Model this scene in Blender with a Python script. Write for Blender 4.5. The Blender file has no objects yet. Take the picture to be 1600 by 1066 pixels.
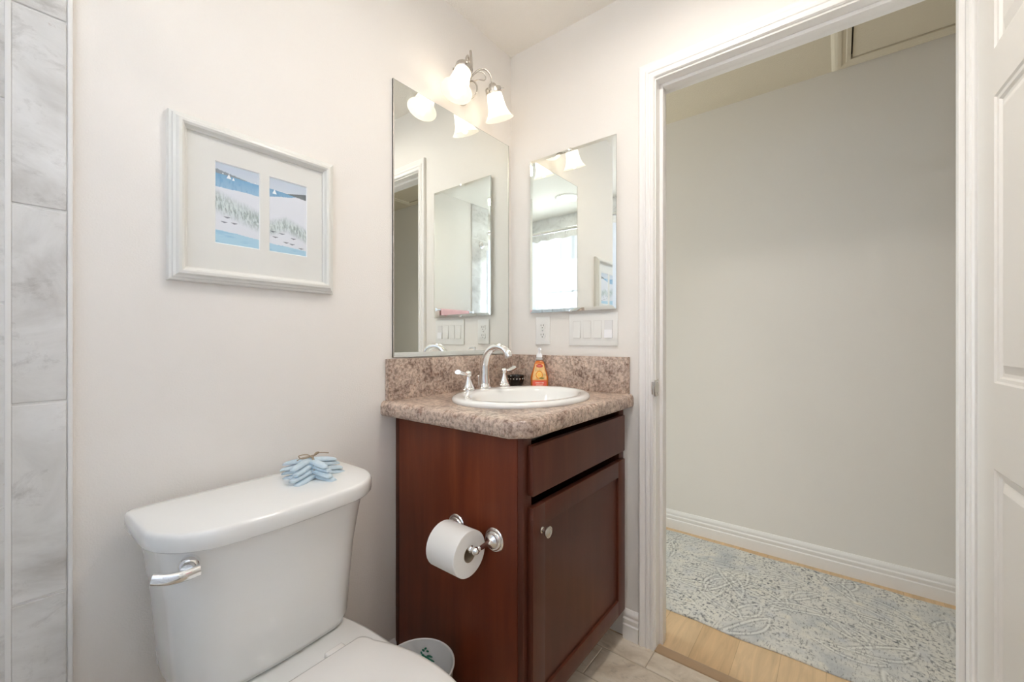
import bpy, bmesh, math, random
import numpy as np
from mathutils import Vector, Matrix
random.seed(7)
PI = math.pi

# ------------------------------------------------------------------ camera
FPX = 648.0
YAW = math.atan2(511, 648)
cam_d = bpy.data.cameras.new('camera')
cam = bpy.data.objects.new('camera', cam_d)
bpy.context.scene.collection.objects.link(cam)
cam_d.sensor_width = 36.0
cam_d.lens = 36.0 * FPX / 1600.0
cam_d.clip_start = 0.01
cam.location = (-1.484, -1.176, 1.1055)
cam.rotation_euler = (PI / 2, 0, YAW - PI / 2)
bpy.context.scene.camera = cam

# ------------------------------------------------------------------ world, exposure, large lights
sc = bpy.context.scene
sc.view_settings.view_transform = 'Standard'
sc.view_settings.look = 'None'
sc.view_settings.gamma = 1.0
sc.view_settings.exposure = 0.2
sc.view_settings.use_curve_mapping = False
sc.cycles.max_bounces = 14
sc.cycles.diffuse_bounces = 8
sc.cycles.glossy_bounces = 8
sc.cycles.transmission_bounces = 8
sc.cycles.transparent_max_bounces = 12
sc.cycles.sample_clamp_indirect = 8.0
sc.cycles.use_denoising = True
sc.cycles.caustics_reflective = True
sc.cycles.caustics_refractive = False
world = bpy.data.worlds.new('world')
sc.world = world
world.use_nodes = True
wb = world.node_tree.nodes['Background']
wb.inputs[0].default_value = (0.80, 0.90, 1.0, 1)
wb.inputs[1].default_value = 1.0

def area_light(name, loc, direction, size, sizey, power, col):
    d = bpy.data.lights.new(name, 'AREA')
    d.shape = 'RECTANGLE'; d.size = size; d.size_y = sizey
    d.energy = power; d.color = col
    o = bpy.data.objects.new(name, d)
    sc.collection.objects.link(o)
    o.location = loc
    o.rotation_euler = Vector(direction).to_track_quat('-Z', 'Y').to_euler()
    return o

# daylight outside the shower window and outside an added window that brightens the hallway
area_light('shower_window_daylight', (-2.42, -0.95, 1.62), (1, 0, 0), 0.95, 0.80, 27, (0.93, 0.97, 1.0))
area_light('hallway_added_daylight', (0.57, 2.22, 1.05), (0, -1, 0), 0.80, 1.5, 42, (0.78, 0.90, 1.0))

def disk(name, parent, z, size, power, col):
    d = bpy.data.lights.new(name, 'AREA'); d.shape = 'DISK'; d.size = size; d.energy = power; d.color = col
    o = bpy.data.objects.new(name, d); sc.collection.objects.link(o); o.parent = parent; o.location = (0, 0, z)
    return o
WARM = (1.0, 0.82, 0.62)
SHOWER_LAMP = 3.0
ADDED_FILL_LAMP = 6.0  # added lamp out of view, evens out the wall brightness
BULB = 0.11
SHADE_EMIT = 0.24

# ------------------------------------------------------------------ helpers
def link(o, parent=None):
    sc.collection.objects.link(o)
    if parent is not None:
        o.parent = parent
    return o

def obj(name, bm, mat, parent=None, smooth=None, origin=None):
    me = bpy.data.meshes.new(name)
    bmesh.ops.recalc_face_normals(bm, faces=bm.faces[:])
    if smooth is not None:
        for f in bm.faces: f.smooth = True
        for e in bm.edges:
            if len(e.link_faces) == 2:
                e.smooth = e.calc_face_angle(0) < smooth
    bm.to_mesh(me); bm.free()
    if isinstance(mat, (list, tuple)):
        for m in mat: me.materials.append(m)
    else:
        me.materials.append(mat)
    o = bpy.data.objects.new(name, me)
    link(o, parent)
    return o

SM = math.radians(38)

def thing(name, label, cat, loc=(0, 0, 0), group=None):
    o = bpy.data.objects.new(name, None)
    o.empty_display_size = 0.05
    sc.collection.objects.link(o)
    o.location = loc
    o['label'] = label; o['category'] = cat
    if group: o['group'] = group
    return o

def tag(o, label, cat, group=None):
    o['label'] = label; o['category'] = cat
    if group: o['group'] = group
    return o

def struct(o, label=None, cat=None):
    o['kind'] = 'structure'
    if label: o['label'] = label
    if cat: o['category'] = cat
    return o

def bx(bm, x0, x1, y0, y1, z0, z1, bev=0.0, seg=2, mi=0):
    x0, x1 = min(x0, x1), max(x0, x1); y0, y1 = min(y0, y1), max(y0, y1); z0, z1 = min(z0, z1), max(z0, z1)
    vs = [bm.verts.new(p) for p in [(x0,y0,z0),(x1,y0,z0),(x1,y1,z0),(x0,y1,z0),(x0,y0,z1),(x1,y0,z1),(x1,y1,z1),(x0,y1,z1)]]
    fs = [bm.faces.new([vs[i] for i in q]) for q in [(3,2,1,0),(4,5,6,7),(0,1,5,4),(1,2,6,5),(2,3,7,6),(3,0,4,7)]]
    for f in fs: f.material_index = mi
    if bev > 0:
        es = list({e for f in fs for e in f.edges})
        bmesh.ops.bevel(bm, geom=es, offset=bev, segments=seg, affect='EDGES', profile=0.6)
    return vs

def box(name, *a, mat=None, parent=None, bev=0.0, seg=2):
    bm = bmesh.new(); bx(bm, *a, bev=bev, seg=seg)
    return obj(name, bm, mat, parent, SM if bev else None)

def loft(bm, rings, cap0=True, cap1=True, mi=0):
    R = [[bm.verts.new(p) for p in r] for r in rings]
    n = len(R[0])
    for a, b in zip(R, R[1:]):
        for i in range(n):
            j = (i + 1) % n
            f = bm.faces.new((a[i], a[j], b[j], b[i])); f.material_index = mi
    if cap0: bm.faces.new(R[0][::-1]).material_index = mi
    if cap1: bm.faces.new(R[-1]).material_index = mi
    return R

def lathe(bm, prof, M=None, n=32, cap0=True, cap1=True, mi=0):
    M = M or Matrix.Identity(4)
    rings = [[M @ Vector((max(r, 1e-5) * math.cos(2*PI*i/n), max(r, 1e-5) * math.sin(2*PI*i/n), z)) for i in range(n)] for r, z in prof]
    return loft(bm, rings, cap0, cap1, mi)

def axis_m(loc, direction):
    q = Vector(direction).to_track_quat('Z', 'Y')
    return Matrix.Translation(Vector(loc)) @ q.to_matrix().to_4x4()

def catmull(pts, k=8):
    P = [Vector(p) for p in pts]
    P = [P[0] * 2 - P[1]] + P + [P[-1] * 2 - P[-2]]
    out = []
    for i in range(1, len(P) - 2):
        for s in range(k):
            t = s / k
            p0, p1, p2, p3 = P[i-1], P[i], P[i+1], P[i+2]
            out.append(0.5 * ((2*p1) + (p2-p0)*t + (2*p0-5*p1+4*p2-p3)*t*t + (3*p1-p0-3*p2+p3)*t**3))
    out.append(P[-2])
    return out

def tube(bm, pts, rad, n=12, k=8, smooth_path=True, mi=0, flat=None):
    P = catmull(pts, k) if smooth_path else [Vector(p) for p in pts]
    m = len(P)
    if callable(rad): rr = [rad(i / (m - 1)) for i in range(m)]
    else: rr = [rad] * m
    T = [(P[min(i+1, m-1)] - P[max(i-1, 0)]).normalized() for i in range(m)]
    up = Vector((0, 0, 1)) if abs(T[0].z) < 0.9 else Vector((1, 0, 0))
    N = (up - T[0] * up.dot(T[0])).normalized()
    rings = []
    for i in range(m):
        N = (N - T[i] * N.dot(T[i])).normalized()
        B = T[i].cross(N)
        fx, fy = flat if flat else (1, 1)
        rings.append([P[i] + N * rr[i] * fx * math.cos(2*PI*j/n) + B * rr[i] * fy * math.sin(2*PI*j/n) for j in range(n)])
    loft(bm, rings, mi=mi)

def prism(bm, outline, axis, a0, a1, mi=0, bev=0.0):
    """extrude a 2-D outline along an axis: 'x' -> (y,z), 'y' -> (x,z), 'z' -> (x,y)"""
    def P(u, v, a):
        return {'x': (a, u, v), 'y': (u, a, v), 'z': (u, v, a)}[axis]
    return loft(bm, [[P(u, v, a0) for u, v in outline], [P(u, v, a1) for u, v in outline]], mi=mi)

def sweep_frame(bm, prof, corners, mi=0):
    """mitred frame: corners = list of (point, in_dir) ; prof = list of (inset, out) ; returns closed loop"""
    rings = []
    for p, ind, outd in corners:
        rings.append([Vector(p) + Vector(ind) * a + Vector(outd) * b for a, b in prof])
    V = [[bm.verts.new(q) for q in r] for r in rings]
    n = len(prof); m = len(V)
    for i in range(m):
        a, b = V[i], V[(i+1) % m]
        for j in range(n):
            k = (j+1) % n
            bm.faces.new((a[j], a[k], b[k], b[j])).material_index = mi

# ------------------------------------------------------------------ materials
def new_mat(name):
    m = bpy.data.materials.new(name); m.use_nodes = True
    nt = m.node_tree
    return m, nt, nt.nodes['Principled BSDF']

def N(nt, t, **kw):
    n = nt.nodes.new(t)
    for k, v in kw.items():
        if k in ('operation', 'blend_type', 'data_type', 'feature', 'attribute_name', 'noise_dimensions', 'distance', 'wave_type', 'bands_direction', 'offset', 'offset_frequency', 'layer_name'):
            setattr(n, k, v)
        else:
            n.inputs[k].default_value = v
    return n

def plain(name, col, rough=0.5, metal=0.0, coat=0.0, bump=0.0, bscale=200, spec=0.5, bdist=0.001, trans=0.0, ior=1.45, sss=0.0, noisecol=0.0):
    m, nt, b = new_mat(name)
    b.inputs['Base Color'].default_value = (*col, 1)
    b.inputs['Roughness'].default_value = rough
    b.inputs['Metallic'].default_value = metal
    b.inputs['Coat Weight'].default_value = coat
    b.inputs['Coat Roughness'].default_value = 0.08
    b.inputs['Specular IOR Level'].default_value = spec
    b.inputs['Transmission Weight'].default_value = trans
    b.inputs['IOR'].default_value = ior
    tc = N(nt, 'ShaderNodeTexCoord')
    if bump:
        no = N(nt, 'ShaderNodeTexNoise', Scale=bscale, Detail=3.0, Roughness=0.55)
        nt.links.new(tc.outputs['Object'], no.inputs['Vector'])
        bp = N(nt, 'ShaderNodeBump', Strength=bump, Distance=bdist)
        nt.links.new(no.outputs['Fac'], bp.inputs['Height'])
        nt.links.new(bp.outputs['Normal'], b.inputs['Normal'])
    if noisecol:
        no2 = N(nt, 'ShaderNodeTexNoise', Scale=6.0, Detail=4.0)
        nt.links.new(tc.outputs['Object'], no2.inputs['Vector'])
        mx = N(nt, 'ShaderNodeMix', data_type='RGBA')
        mx.inputs['A'].default_value = (*[c*(1-noisecol) for c in col], 1)
        mx.inputs['B'].default_value = (*[min(1, c*(1+noisecol)) for c in col], 1)
        nt.links.new(no2.outputs['Fac'], mx.inputs['Factor'])
        nt.links.new(mx.outputs['Result'], b.inputs['Base Color'])
    return m

M = {}
M['paint'] = plain('wall_paint', (0.82, 0.785, 0.742), 0.55, bump=0.5, bscale=260, bdist=0.0012, spec=0.35)
M['hallpaint'] = plain('hallway_paint', (0.82, 0.785, 0.73), 0.5, bump=0.25, bscale=260, bdist=0.0012, spec=0.35)
M['ceil'] = plain('ceiling_paint', (0.88, 0.84, 0.78), 0.85, bump=0.8, bscale=160, bdist=0.003, spec=0.2)
M['trim'] = plain('white_trim', (0.87, 0.845, 0.815), 0.32)
M['doorpaint'] = plain('door_paint', (0.85, 0.825, 0.79), 0.36, bump=0.12, bscale=120, noisecol=0.01)
M['porcelain'] = plain('white_porcelain', (0.85, 0.85, 0.83), 0.12, coat=0.6, spec=0.5)
M['seat'] = plain('seat_plastic', (0.85, 0.83, 0.80), 0.22, coat=0.2)
M['chrome'] = plain('chrome', (0.88, 0.88, 0.88), 0.06, metal=1.0)
M['nickel'] = plain('brushed_nickel', (0.62, 0.59, 0.55), 0.27, metal=1.0)
M['mirror'] = plain('mirror_silver', (0.90, 0.93, 0.90), 0.0, metal=1.0)
M['mirroredge'] = plain('mirror_edge', (0.30, 0.33, 0.30), 0.25)
M['plastic'] = plain('white_plastic', (0.80, 0.79, 0.76), 0.3)
M['plasticw'] = plain('bright_white_plastic', (0.90, 0.90, 0.92), 0.25)
M['dark'] = plain('dark_slot', (0.10, 0.09, 0.08), 0.6)
M['frame'] = plain('cream_frame', (0.74, 0.735, 0.695), 0.35)
M['mat'] = plain('mat_board', (0.80, 0.78, 0.745), 0.8, bump=0.05, bscale=500)
M['matcore'] = plain('mat_bevel', (0.92, 0.92, 0.92), 0.8)
M['paper'] = plain('toilet_tissue', (0.86, 0.85, 0.82), 0.9, bump=0.25, bscale=350)
M['cardboard'] = plain('cardboard', (0.36, 0.28, 0.19), 0.8)
M['blackglaze'] = plain('black_glaze', (0.015, 0.013, 0.012), 0.18, coat=0.5)
M['grout'] = plain('grout', (0.80, 0.79, 0.77), 0.8, bump=0.2)
M['pink'] = plain('pink_towel', (0.80, 0.50, 0.53), 0.95, bump=0.6, bscale=300)
M['twine'] = plain('twine', (0.42, 0.34, 0.25), 0.9, bump=0.6, bscale=900)
M['bin'] = plain('bin_plastic', (0.80, 0.81, 0.81), 0.25, coat=0.3)
M['green'] = plain('green_print', (0.03, 0.22, 0.14), 0.4)
M['darkmetal'] = plain('threshold_wood', (0.45, 0.31, 0.19), 0.5)
M['crack'] = plain('dark_gap', (0.06, 0.045, 0.03), 0.9)

# blue starfish (fine grain ridge)
m, nt, b = new_mat('blue_starfish'); M['star'] = m
b.inputs['Roughness'].default_value = 0.8
tc = N(nt, 'ShaderNodeTexCoord'); no = N(nt, 'ShaderNodeTexNoise', Scale=90.0, Detail=3.0)
nt.links.new(tc.outputs['Object'], no.inputs['Vector'])
cr = N(nt, 'ShaderNodeValToRGB'); cr.color_ramp.elements[0].position = 0.3; cr.color_ramp.elements[1].position = 0.7
cr.color_ramp.elements[0].color = (0.52, 0.65, 0.74, 1); cr.color_ramp.elements[1].color = (0.64, 0.74, 0.81, 1)
nt.links.new(no.outputs['Fac'], cr.inputs['Fac']); nt.links.new(cr.outputs['Color'], b.inputs['Base Color'])
bp = N(nt, 'ShaderNodeBump', Strength=0.3, Distance=0.0005); nt.links.new(no.outputs['Fac'], bp.inputs['Height']); nt.links.new(bp.outputs['Normal'], b.inputs['Normal'])

# stone look wall tile
def stone(name, c0, c1, c2, scale, rough=0.3, brown=None, streak=(1.0, 1.0, 1.0), attr=True):
    m, nt, b = new_mat(name)
    tc = N(nt, 'ShaderNodeTexCoord')
    mp = N(nt, 'ShaderNodeMapping'); mp.inputs['Scale'].default_value = streak
    mp.inputs['Rotation'].default_value = (0.0, 0.5, 0.3)
    if attr:
        at = N(nt, 'ShaderNodeAttribute', attribute_name='tile_shift')
        ad = N(nt, 'ShaderNodeVectorMath', operation='ADD')
        nt.links.new(tc.outputs['Object'], ad.inputs[0]); nt.links.new(at.outputs['Vector'], ad.inputs[1])
        nt.links.new(ad.outputs[0], mp.inputs['Vector'])
    else:
        nt.links.new(tc.outputs['Object'], mp.inputs['Vector'])
    n1 = N(nt, 'ShaderNodeTexNoise', Scale=scale, Detail=8.0, Roughness=0.62, Distortion=0.9)
    nt.links.new(mp.outputs[0], n1.inputs['Vector'])
    cr = N(nt, 'ShaderNodeValToRGB')
    e = cr.color_ramp.elements
    e[0].position = 0.30; e[0].color = (*c0, 1); e[1].position = 0.72; e[1].color = (*c2, 1)
    k = cr.color_ramp.elements.new(0.5); k.color = (*c1, 1)
    nt.links.new(n1.outputs['Fac'], cr.inputs['Fac'])
    last = cr.outputs['Color']
    n2 = N(nt, 'ShaderNodeTexNoise', Scale=scale * 3.2, Detail=10.0, Roughness=0.75, Distortion=0.4)
    nt.links.new(mp.outputs[0], n2.inputs['Vector'])
    rr = N(nt, 'ShaderNodeValToRGB'); rr.color_ramp.elements[0].position = 0.30; rr.color_ramp.elements[1].position = 0.46
    rr.color_ramp.elements[0].color = (0.48, 0.46, 0.44, 1); rr.color_ramp.elements[1].color = (1, 1, 1, 1)
    nt.links.new(n2.outputs['Fac'], rr.inputs['Fac'])
    mx = N(nt, 'ShaderNodeMix', data_type='RGBA', blend_type='MULTIPLY'); mx.inputs['Factor'].default_value = 0.55
    nt.links.new(last, mx.inputs['A']); nt.links.new(rr.outputs['Color'], mx.inputs['B'])
    last = mx.outputs['Result']
    if brown:
        n3 = N(nt, 'ShaderNodeTexNoise', Scale=scale * 2.2, Detail=6.0, Roughness=0.8)
        mp3 = N(nt, 'ShaderNodeMapping'); mp3.inputs['Location'].default_value = (4, 2, 9)
        nt.links.new(mp.outputs[0], mp3.inputs['Vector']); nt.links.new(mp3.outputs[0], n3.inputs['Vector'])
        r3 = N(nt, 'ShaderNodeValToRGB'); r3.color_ramp.elements[0].position = 0.66; r3.color_ramp.elements[1].position = 0.73
        r3.color_ramp.elements[0].color = (0, 0, 0, 1); r3.color_ramp.elements[1].color = (0.7, 0.7, 0.7, 1)
        nt.links.new(n3.outputs['Fac'], r3.inputs['Fac'])
        m3 = N(nt, 'ShaderNodeMix', data_type='RGBA'); m3.inputs['B'].default_value = (*brown, 1)
        nt.links.new(r3.outputs['Color'], m3.inputs['Factor']); nt.links.new(last, m3.inputs['A'])
        last = m3.outputs['Result']
    nt.links.new(last, b.inputs['Base Color'])
    b.inputs['Roughness'].default_value = rough
    return m
M['tile'] = stone('grey_stone_tile', (0.52, 0.50, 0.475), (0.70, 0.69, 0.67), (0.84, 0.835, 0.825), 3.4, 0.28, brown=(0.36, 0.27, 0.20), streak=(1.2, 1.0, 1.6))
M['floortile'] = stone('beige_stone_tile', (0.56, 0.46, 0.35), (0.74, 0.65, 0.53), (0.86, 0.79, 0.69), 7.0, 0.35, streak=(1.6, 0.8, 1.0))
M['floorgrout'] = plain('beige_grout', (0.52, 0.44, 0.34), 0.85, bump=0.2)

# cherry wood
def wood(name, c0, c1, c2, stretch, scale, rough, coat, bump=0.05):
    m, nt, b = new_mat(name)
    tc = N(nt, 'ShaderNodeTexCoord'); mp = N(nt, 'ShaderNodeMapping'); mp.inputs['Scale'].default_value = stretch
    nt.links.new(tc.outputs['Object'], mp.inputs['Vector'])
    n1 = N(nt, 'ShaderNodeTexNoise', Scale=scale, Detail=7.0, Roughness=0.6, Distortion=0.5)
    nt.links.new(mp.outputs[0], n1.inputs['Vector'])
    cr = N(nt, 'ShaderNodeValToRGB'); e = cr.color_ramp.elements
    e[0].position = 0.28; e[0].color = (*c0, 1); e[1].position = 0.75; e[1].color = (*c2, 1)
    k = e.new(0.5); k.color = (*c1, 1)
    nt.links.new(n1.outputs['Fac'], cr.inputs['Fac'])
    n2 = N(nt, 'ShaderNodeTexNoise', Scale=2.3, Detail=2.0)
    nt.links.new(tc.outputs['Object'], n2.inputs['Vector'])
    mr = N(nt, 'ShaderNodeMapRange'); mr.inputs['From Min'].default_value = 0.3; mr.inputs['From Max'].default_value = 0.7
    mr.inputs['To Min'].default_value = 0.78; mr.inputs['To Max'].default_value = 1.2
    nt.links.new(n2.outputs['Fac'], mr.inputs['Value'])
    mx = N(nt, 'ShaderNodeVectorMath', operation='SCALE')
    nt.links.new(cr.outputs['Color'], mx.inputs[0]); nt.links.new(mr.outputs[0], mx.inputs['Scale'])
    nt.links.new(mx.outputs[0], b.inputs['Base Color'])
    b.inputs['Roughness'].default_value = rough; b.inputs['Coat Weight'].default_value = coat; b.inputs['Coat Roughness'].default_value = 0.22
    b.inputs['Specular IOR Level'].default_value = 0.28
    bp = N(nt, 'ShaderNodeBump', Strength=bump, Distance=0.0005)
    nt.links.new(n1.outputs['Fac'], bp.inputs['Height']); nt.links.new(bp.outputs['Normal'], b.inputs['Normal'])
    return m
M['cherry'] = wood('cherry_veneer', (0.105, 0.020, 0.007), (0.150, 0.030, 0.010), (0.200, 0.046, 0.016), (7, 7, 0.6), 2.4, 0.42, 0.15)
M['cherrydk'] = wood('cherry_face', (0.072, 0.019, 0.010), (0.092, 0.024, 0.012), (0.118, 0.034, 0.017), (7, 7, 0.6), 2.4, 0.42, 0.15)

# laminate counter, granite look
m, nt, b = new_mat('granite_laminate'); M['laminate'] = m
tc = N(nt, 'ShaderNodeTexCoord')
n1 = N(nt, 'ShaderNodeTexNoise', Scale=11.0, Detail=6.0, Roughness=0.7, Distortion=0.4)
n2 = N(nt, 'ShaderNodeTexNoise', Scale=95.0, Detail=4.0, Roughness=0.7, Distortion=0.2)
n3 = N(nt, 'ShaderNodeTexNoise', Scale=60.0, Detail=5.0, Roughness=0.65, Distortion=0.8)
for n_ in (n1, n2, n3): nt.links.new(tc.outputs['Object'], n_.inputs['Vector'])
c1 = N(nt, 'ShaderNodeValToRGB'); e = c1.color_ramp.elements
e[0].position = 0.36; e[0].color = (0.22, 0.14, 0.105, 1); e[1].position = 0.60; e[1].color = (0.72, 0.57, 0.46, 1)
nt.links.new(n1.outputs['Fac'], c1.inputs['Fac'])
c2 = N(nt, 'ShaderNodeValToRGB'); e = c2.color_ramp.elements
e[0].position = 0.41; e[0].color = (0.05, 0.03, 0.025, 1); e[1].position = 0.58; e[1].color = (0.70, 0.57, 0.48, 1)
k = e.new(0.47); k.color = (0.34, 0.245, 0.20, 1)
nt.links.new(n2.outputs['Fac'], c2.inputs['Fac'])
mx = N(nt, 'ShaderNodeMix', data_type='RGBA'); mx.inputs['Factor'].default_value = 0.46
nt.links.new(c1.outputs['Color'], mx.inputs['A']); nt.links.new(c2.outputs['Color'], mx.inputs['B'])
r3 = N(nt, 'ShaderNodeValToRGB'); e = r3.color_ramp.elements
e[0].position = 0.33; e[0].color = (0.50, 0.34, 0.28, 1); e[1].position = 0.46; e[1].color = (1, 1, 1, 1)
nt.links.new(n3.outputs['Fac'], r3.inputs['Fac'])
m2 = N(nt, 'ShaderNodeMix', data_type='RGBA', blend_type='MULTIPLY'); m2.inputs['Factor'].default_value = 0.85
nt.links.new(mx.outputs['Result'], m2.inputs['A']); nt.links.new(r3.outputs['Color'], m2.inputs['B'])
nt.links.new(m2.outputs['Result'], b.inputs['Base Color']); b.inputs['Roughness'].default_value = 0.3

# hallway oak planks
m, nt, b = new_mat('oak_planks'); M['oak'] = m
tc = N(nt, 'ShaderNodeTexCoord')
br = N(nt, 'ShaderNodeTexBrick', Scale=1.0, offset=0.37, offset_frequency=2)
br.inputs['Color1'].default_value = (0.68, 0.46, 0.25, 1); br.inputs['Color2'].default_value = (0.74, 0.53, 0.31, 1); br.inputs['Mortar'].default_value = (0.50, 0.33, 0.18, 1)
br.inputs['Mortar Size'].default_value = 0.0008; br.inputs['Brick Width'].default_value = 1.2; br.inputs['Row Height'].default_value = 0.127
nt.links.new(tc.outputs['Object'], br.inputs['Vector'])
mp = N(nt, 'ShaderNodeMapping'); mp.inputs['Scale'].default_value = (1.2, 11, 1)
nt.links.new(tc.outputs['Object'], mp.inputs['Vector'])
n1 = N(nt, 'ShaderNodeTexNoise', Scale=3.0, Detail=8.0, Roughness=0.6, Distortion=0.8); nt.links.new(mp.outputs[0], n1.inputs['Vector'])
mr = N(nt, 'ShaderNodeMapRange'); mr.inputs['From Min'].default_value = 0.25; mr.inputs['From Max'].default_value = 0.75; mr.inputs['To Min'].default_value = 0.78; mr.inputs['To Max'].default_value = 1.12
nt.links.new(n1.outputs['Fac'], mr.inputs['Value'])
mx = N(nt, 'ShaderNodeVectorMath', operation='SCALE'); nt.links.new(br.outputs['Color'], mx.inputs[0]); nt.links.new(mr.outputs[0], mx.inputs['Scale'])
nt.links.new(mx.outputs[0], b.inputs['Base Color']); b.inputs['Roughness'].default_value = 0.4

# painted surfaces (vertex colours): prints, rug, soap label
def colmat(name, rough, extra=0.0, bump=0.0, escale=700, coat=0.0):
    m, nt, b = new_mat(name)
    at = N(nt, 'ShaderNodeAttribute', attribute_name='Col')
    out = at.outputs['Color']
    if extra:
        tc = N(nt, 'ShaderNodeTexCoord')
        mp = N(nt, 'ShaderNodeMapping'); mp.inputs['Scale'].default_value = (0.35, 1, 1); mp.inputs['Rotation'].default_value = (0, 0, 0.5)
        nt.links.new(tc.outputs['Object'], mp.inputs['Vector'])
        no = N(nt, 'ShaderNodeTexNoise', Scale=escale, Detail=3.0, Roughness=0.7); nt.links.new(mp.outputs[0], no.inputs['Vector'])
        mr = N(nt, 'ShaderNodeMapRange'); mr.inputs['From Min'].default_value = 0.34; mr.inputs['From Max'].default_value = 0.45
        mr.inputs['To Min'].default_value = 1 - extra; mr.inputs['To Max'].default_value = 1.04
        nt.links.new(no.outputs['Fac'], mr.inputs['Value'])
        v = N(nt, 'ShaderNodeVectorMath', operation='SCALE'); nt.links.new(out, v.inputs[0]); nt.links.new(mr.outputs[0], v.inputs['Scale'])
        out = v.outputs[0]
        if bump:
            bp = N(nt, 'ShaderNodeBump', Strength=bump, Distance=0.003); nt.links.new(no.outputs['Fac'], bp.inputs['Height']); nt.links.new(bp.outputs['Normal'], b.inputs['Normal'])
    nt.links.new(out, b.inputs['Base Color'])
    b.inputs['Roughness'].default_value = rough; b.inputs['Coat Weight'].default_value = coat
    return m
M['print'] = colmat('watercolour_print', 0.7)
M['rug'] = colmat('rug_pile', 0.95, extra=0.5, bump=0.6, escale=150)
M['label'] = colmat('soap_label', 0.3, coat=0.3)

def painted_grid(name, mat, parent, nu, nv, pos, colour):
    """grid of nu x nv vertices; pos(U,V)->xyz arrays, colour(U,V)->rgb arrays (linear)"""
    U, V = np.meshgrid(np.linspace(0, 1, nu), np.linspace(0, 1, nv))
    P = np.stack(pos(U, V), -1).reshape(-1, 3)
    i = np.arange(nu * nv).reshape(nv, nu)
    F = np.stack([i[:-1, :-1], i[:-1, 1:], i[1:, 1:], i[1:, :-1]], -1).reshape(-1, 4)
    me = bpy.data.meshes.new(name)
    me.from_pydata(P.tolist(), [], F.tolist())
    c = np.clip(np.stack(colour(U, V), -1).reshape(-1, 3), 0, 1)
    c = np.concatenate([c, np.ones((len(c), 1))], 1)
    a = me.color_attributes.new('Col', 'FLOAT_COLOR', 'POINT')
    a.data.foreach_set('color', c.astype(np.float32).ravel())
    me.materials.append(mat)
    o = bpy.data.objects.new(name, me)
    return link(o, parent)

def vnoise(U, V, fu, fv, seed, octaves=4):
    rng = np.random.RandomState(seed)
    out = np.zeros_like(U); amp = 1.0; tot = 0
    U = np.mod(U, 1.00001); V = np.mod(V, 1.00001)
    for o_ in range(octaves):
        a, b_ = max(2, int(fu * 2**o_)), max(2, int(fv * 2**o_))
        g = rng.rand(b_ + 2, a + 2)
        x = U * a; y = V * b_
        xi = np.clip(np.floor(x).astype(int), 0, a); yi = np.clip(np.floor(y).astype(int), 0, b_)
        fx = x - xi; fy = y - yi
        fx = fx*fx*(3-2*fx); fy = fy*fy*(3-2*fy)
        v = (g[yi, xi]*(1-fx) + g[yi, xi+1]*fx)*(1-fy) + (g[yi+1, xi]*(1-fx) + g[yi+1, xi+1]*fx)*fy
        out += v*amp; tot += amp; amp *= 0.55
    return out / tot

def lin(r, g, b_):
    f = lambda c: (c/255.0/12.92) if c <= 10 else ((c/255.0+0.055)/1.055)**2.4
    return np.array([f(r), f(g), f(b_)])

# frosted lamp shade glass, lit from inside
def shade_mat(name, col, strength, power=1.0):
    m = bpy.data.materials.new(name); m.use_nodes = True; nt = m.node_tree
    nt.nodes.remove(nt.nodes['Principled BSDF'])
    out = nt.nodes['Material Output']
    em = N(nt, 'ShaderNodeEmission'); em.inputs[0].default_value = (*col, 1); em.inputs[1].default_value = strength
    tr = N(nt, 'ShaderNodeBsdfTranslucent'); tr.inputs[0].default_value = (0.9, 0.88, 0.84, 1)
    gl = N(nt, 'ShaderNodeBsdfGlossy'); gl.inputs['Roughness'].default_value = 0.2
    mx = N(nt, 'ShaderNodeMixShader'); mx.inputs[0].default_value = 0.08
    nt.links.new(tr.outputs[0], mx.inputs[1]); nt.links.new(gl.outputs[0], mx.inputs[2])
    ad = N(nt, 'ShaderNodeAddShader'); nt.links.new(mx.outputs[0], ad.inputs[0]); nt.links.new(em.outputs[0], ad.inputs[1])
    nt.links.new(ad.outputs[0], out.inputs['Surface'])
    return m
M['shade'] = shade_mat('frosted_shade', (1.0, 0.90, 0.76), SHADE_EMIT)
M['lens'] = shade_mat('lamp_lens', (1.0, 0.95, 0.88), 3.0)

# clear pane: picture glass, window
def pane_mat(name, frost=0.0):
    m = bpy.data.materials.new(name); m.use_nodes = True; nt = m.node_tree
    nt.nodes.remove(nt.nodes['Principled BSDF']); out = nt.nodes['Material Output']
    tr = N(nt, 'ShaderNodeBsdfTransparent'); tr.inputs[0].default_value = (0.97, 0.98, 0.98, 1)
    gl = N(nt, 'ShaderNodeBsdfGlossy'); gl.inputs['Roughness'].default_value = 0.02
    fr = N(nt, 'ShaderNodeLayerWeight'); fr.inputs[0].default_value = 0.5
    pw = N(nt, 'ShaderNodeMath', operation='POWER'); pw.inputs[1].default_value = 4.0
    nt.links.new(fr.outputs['Facing'], pw.inputs[0])
    ml = N(nt, 'ShaderNodeMath', operation='MULTIPLY_ADD'); ml.inputs[1].default_value = 0.85; ml.inputs[2].default_value = 0.035
    nt.links.new(pw.outputs[0], ml.inputs[0])
    mx = N(nt, 'ShaderNodeMixShader'); nt.links.new(ml.outputs[0], mx.inputs[0]); nt.links.new(tr.outputs[0], mx.inputs[1]); nt.links.new(gl.outputs[0], mx.inputs[2])
    last = mx
    if frost:
        tl = N(nt, 'ShaderNodeBsdfTranslucent'); tl.inputs[0].default_value = (0.95, 0.97, 1, 1)
        m2 = N(nt, 'ShaderNodeMixShader'); m2.inputs[0].default_value = frost
        nt.links.new(mx.outputs[0], m2.inputs[1]); nt.links.new(tl.outputs[0], m2.inputs[2]); last = m2
    nt.links.new(last.outputs[0], out.inputs['Surface'])
    return m
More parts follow.
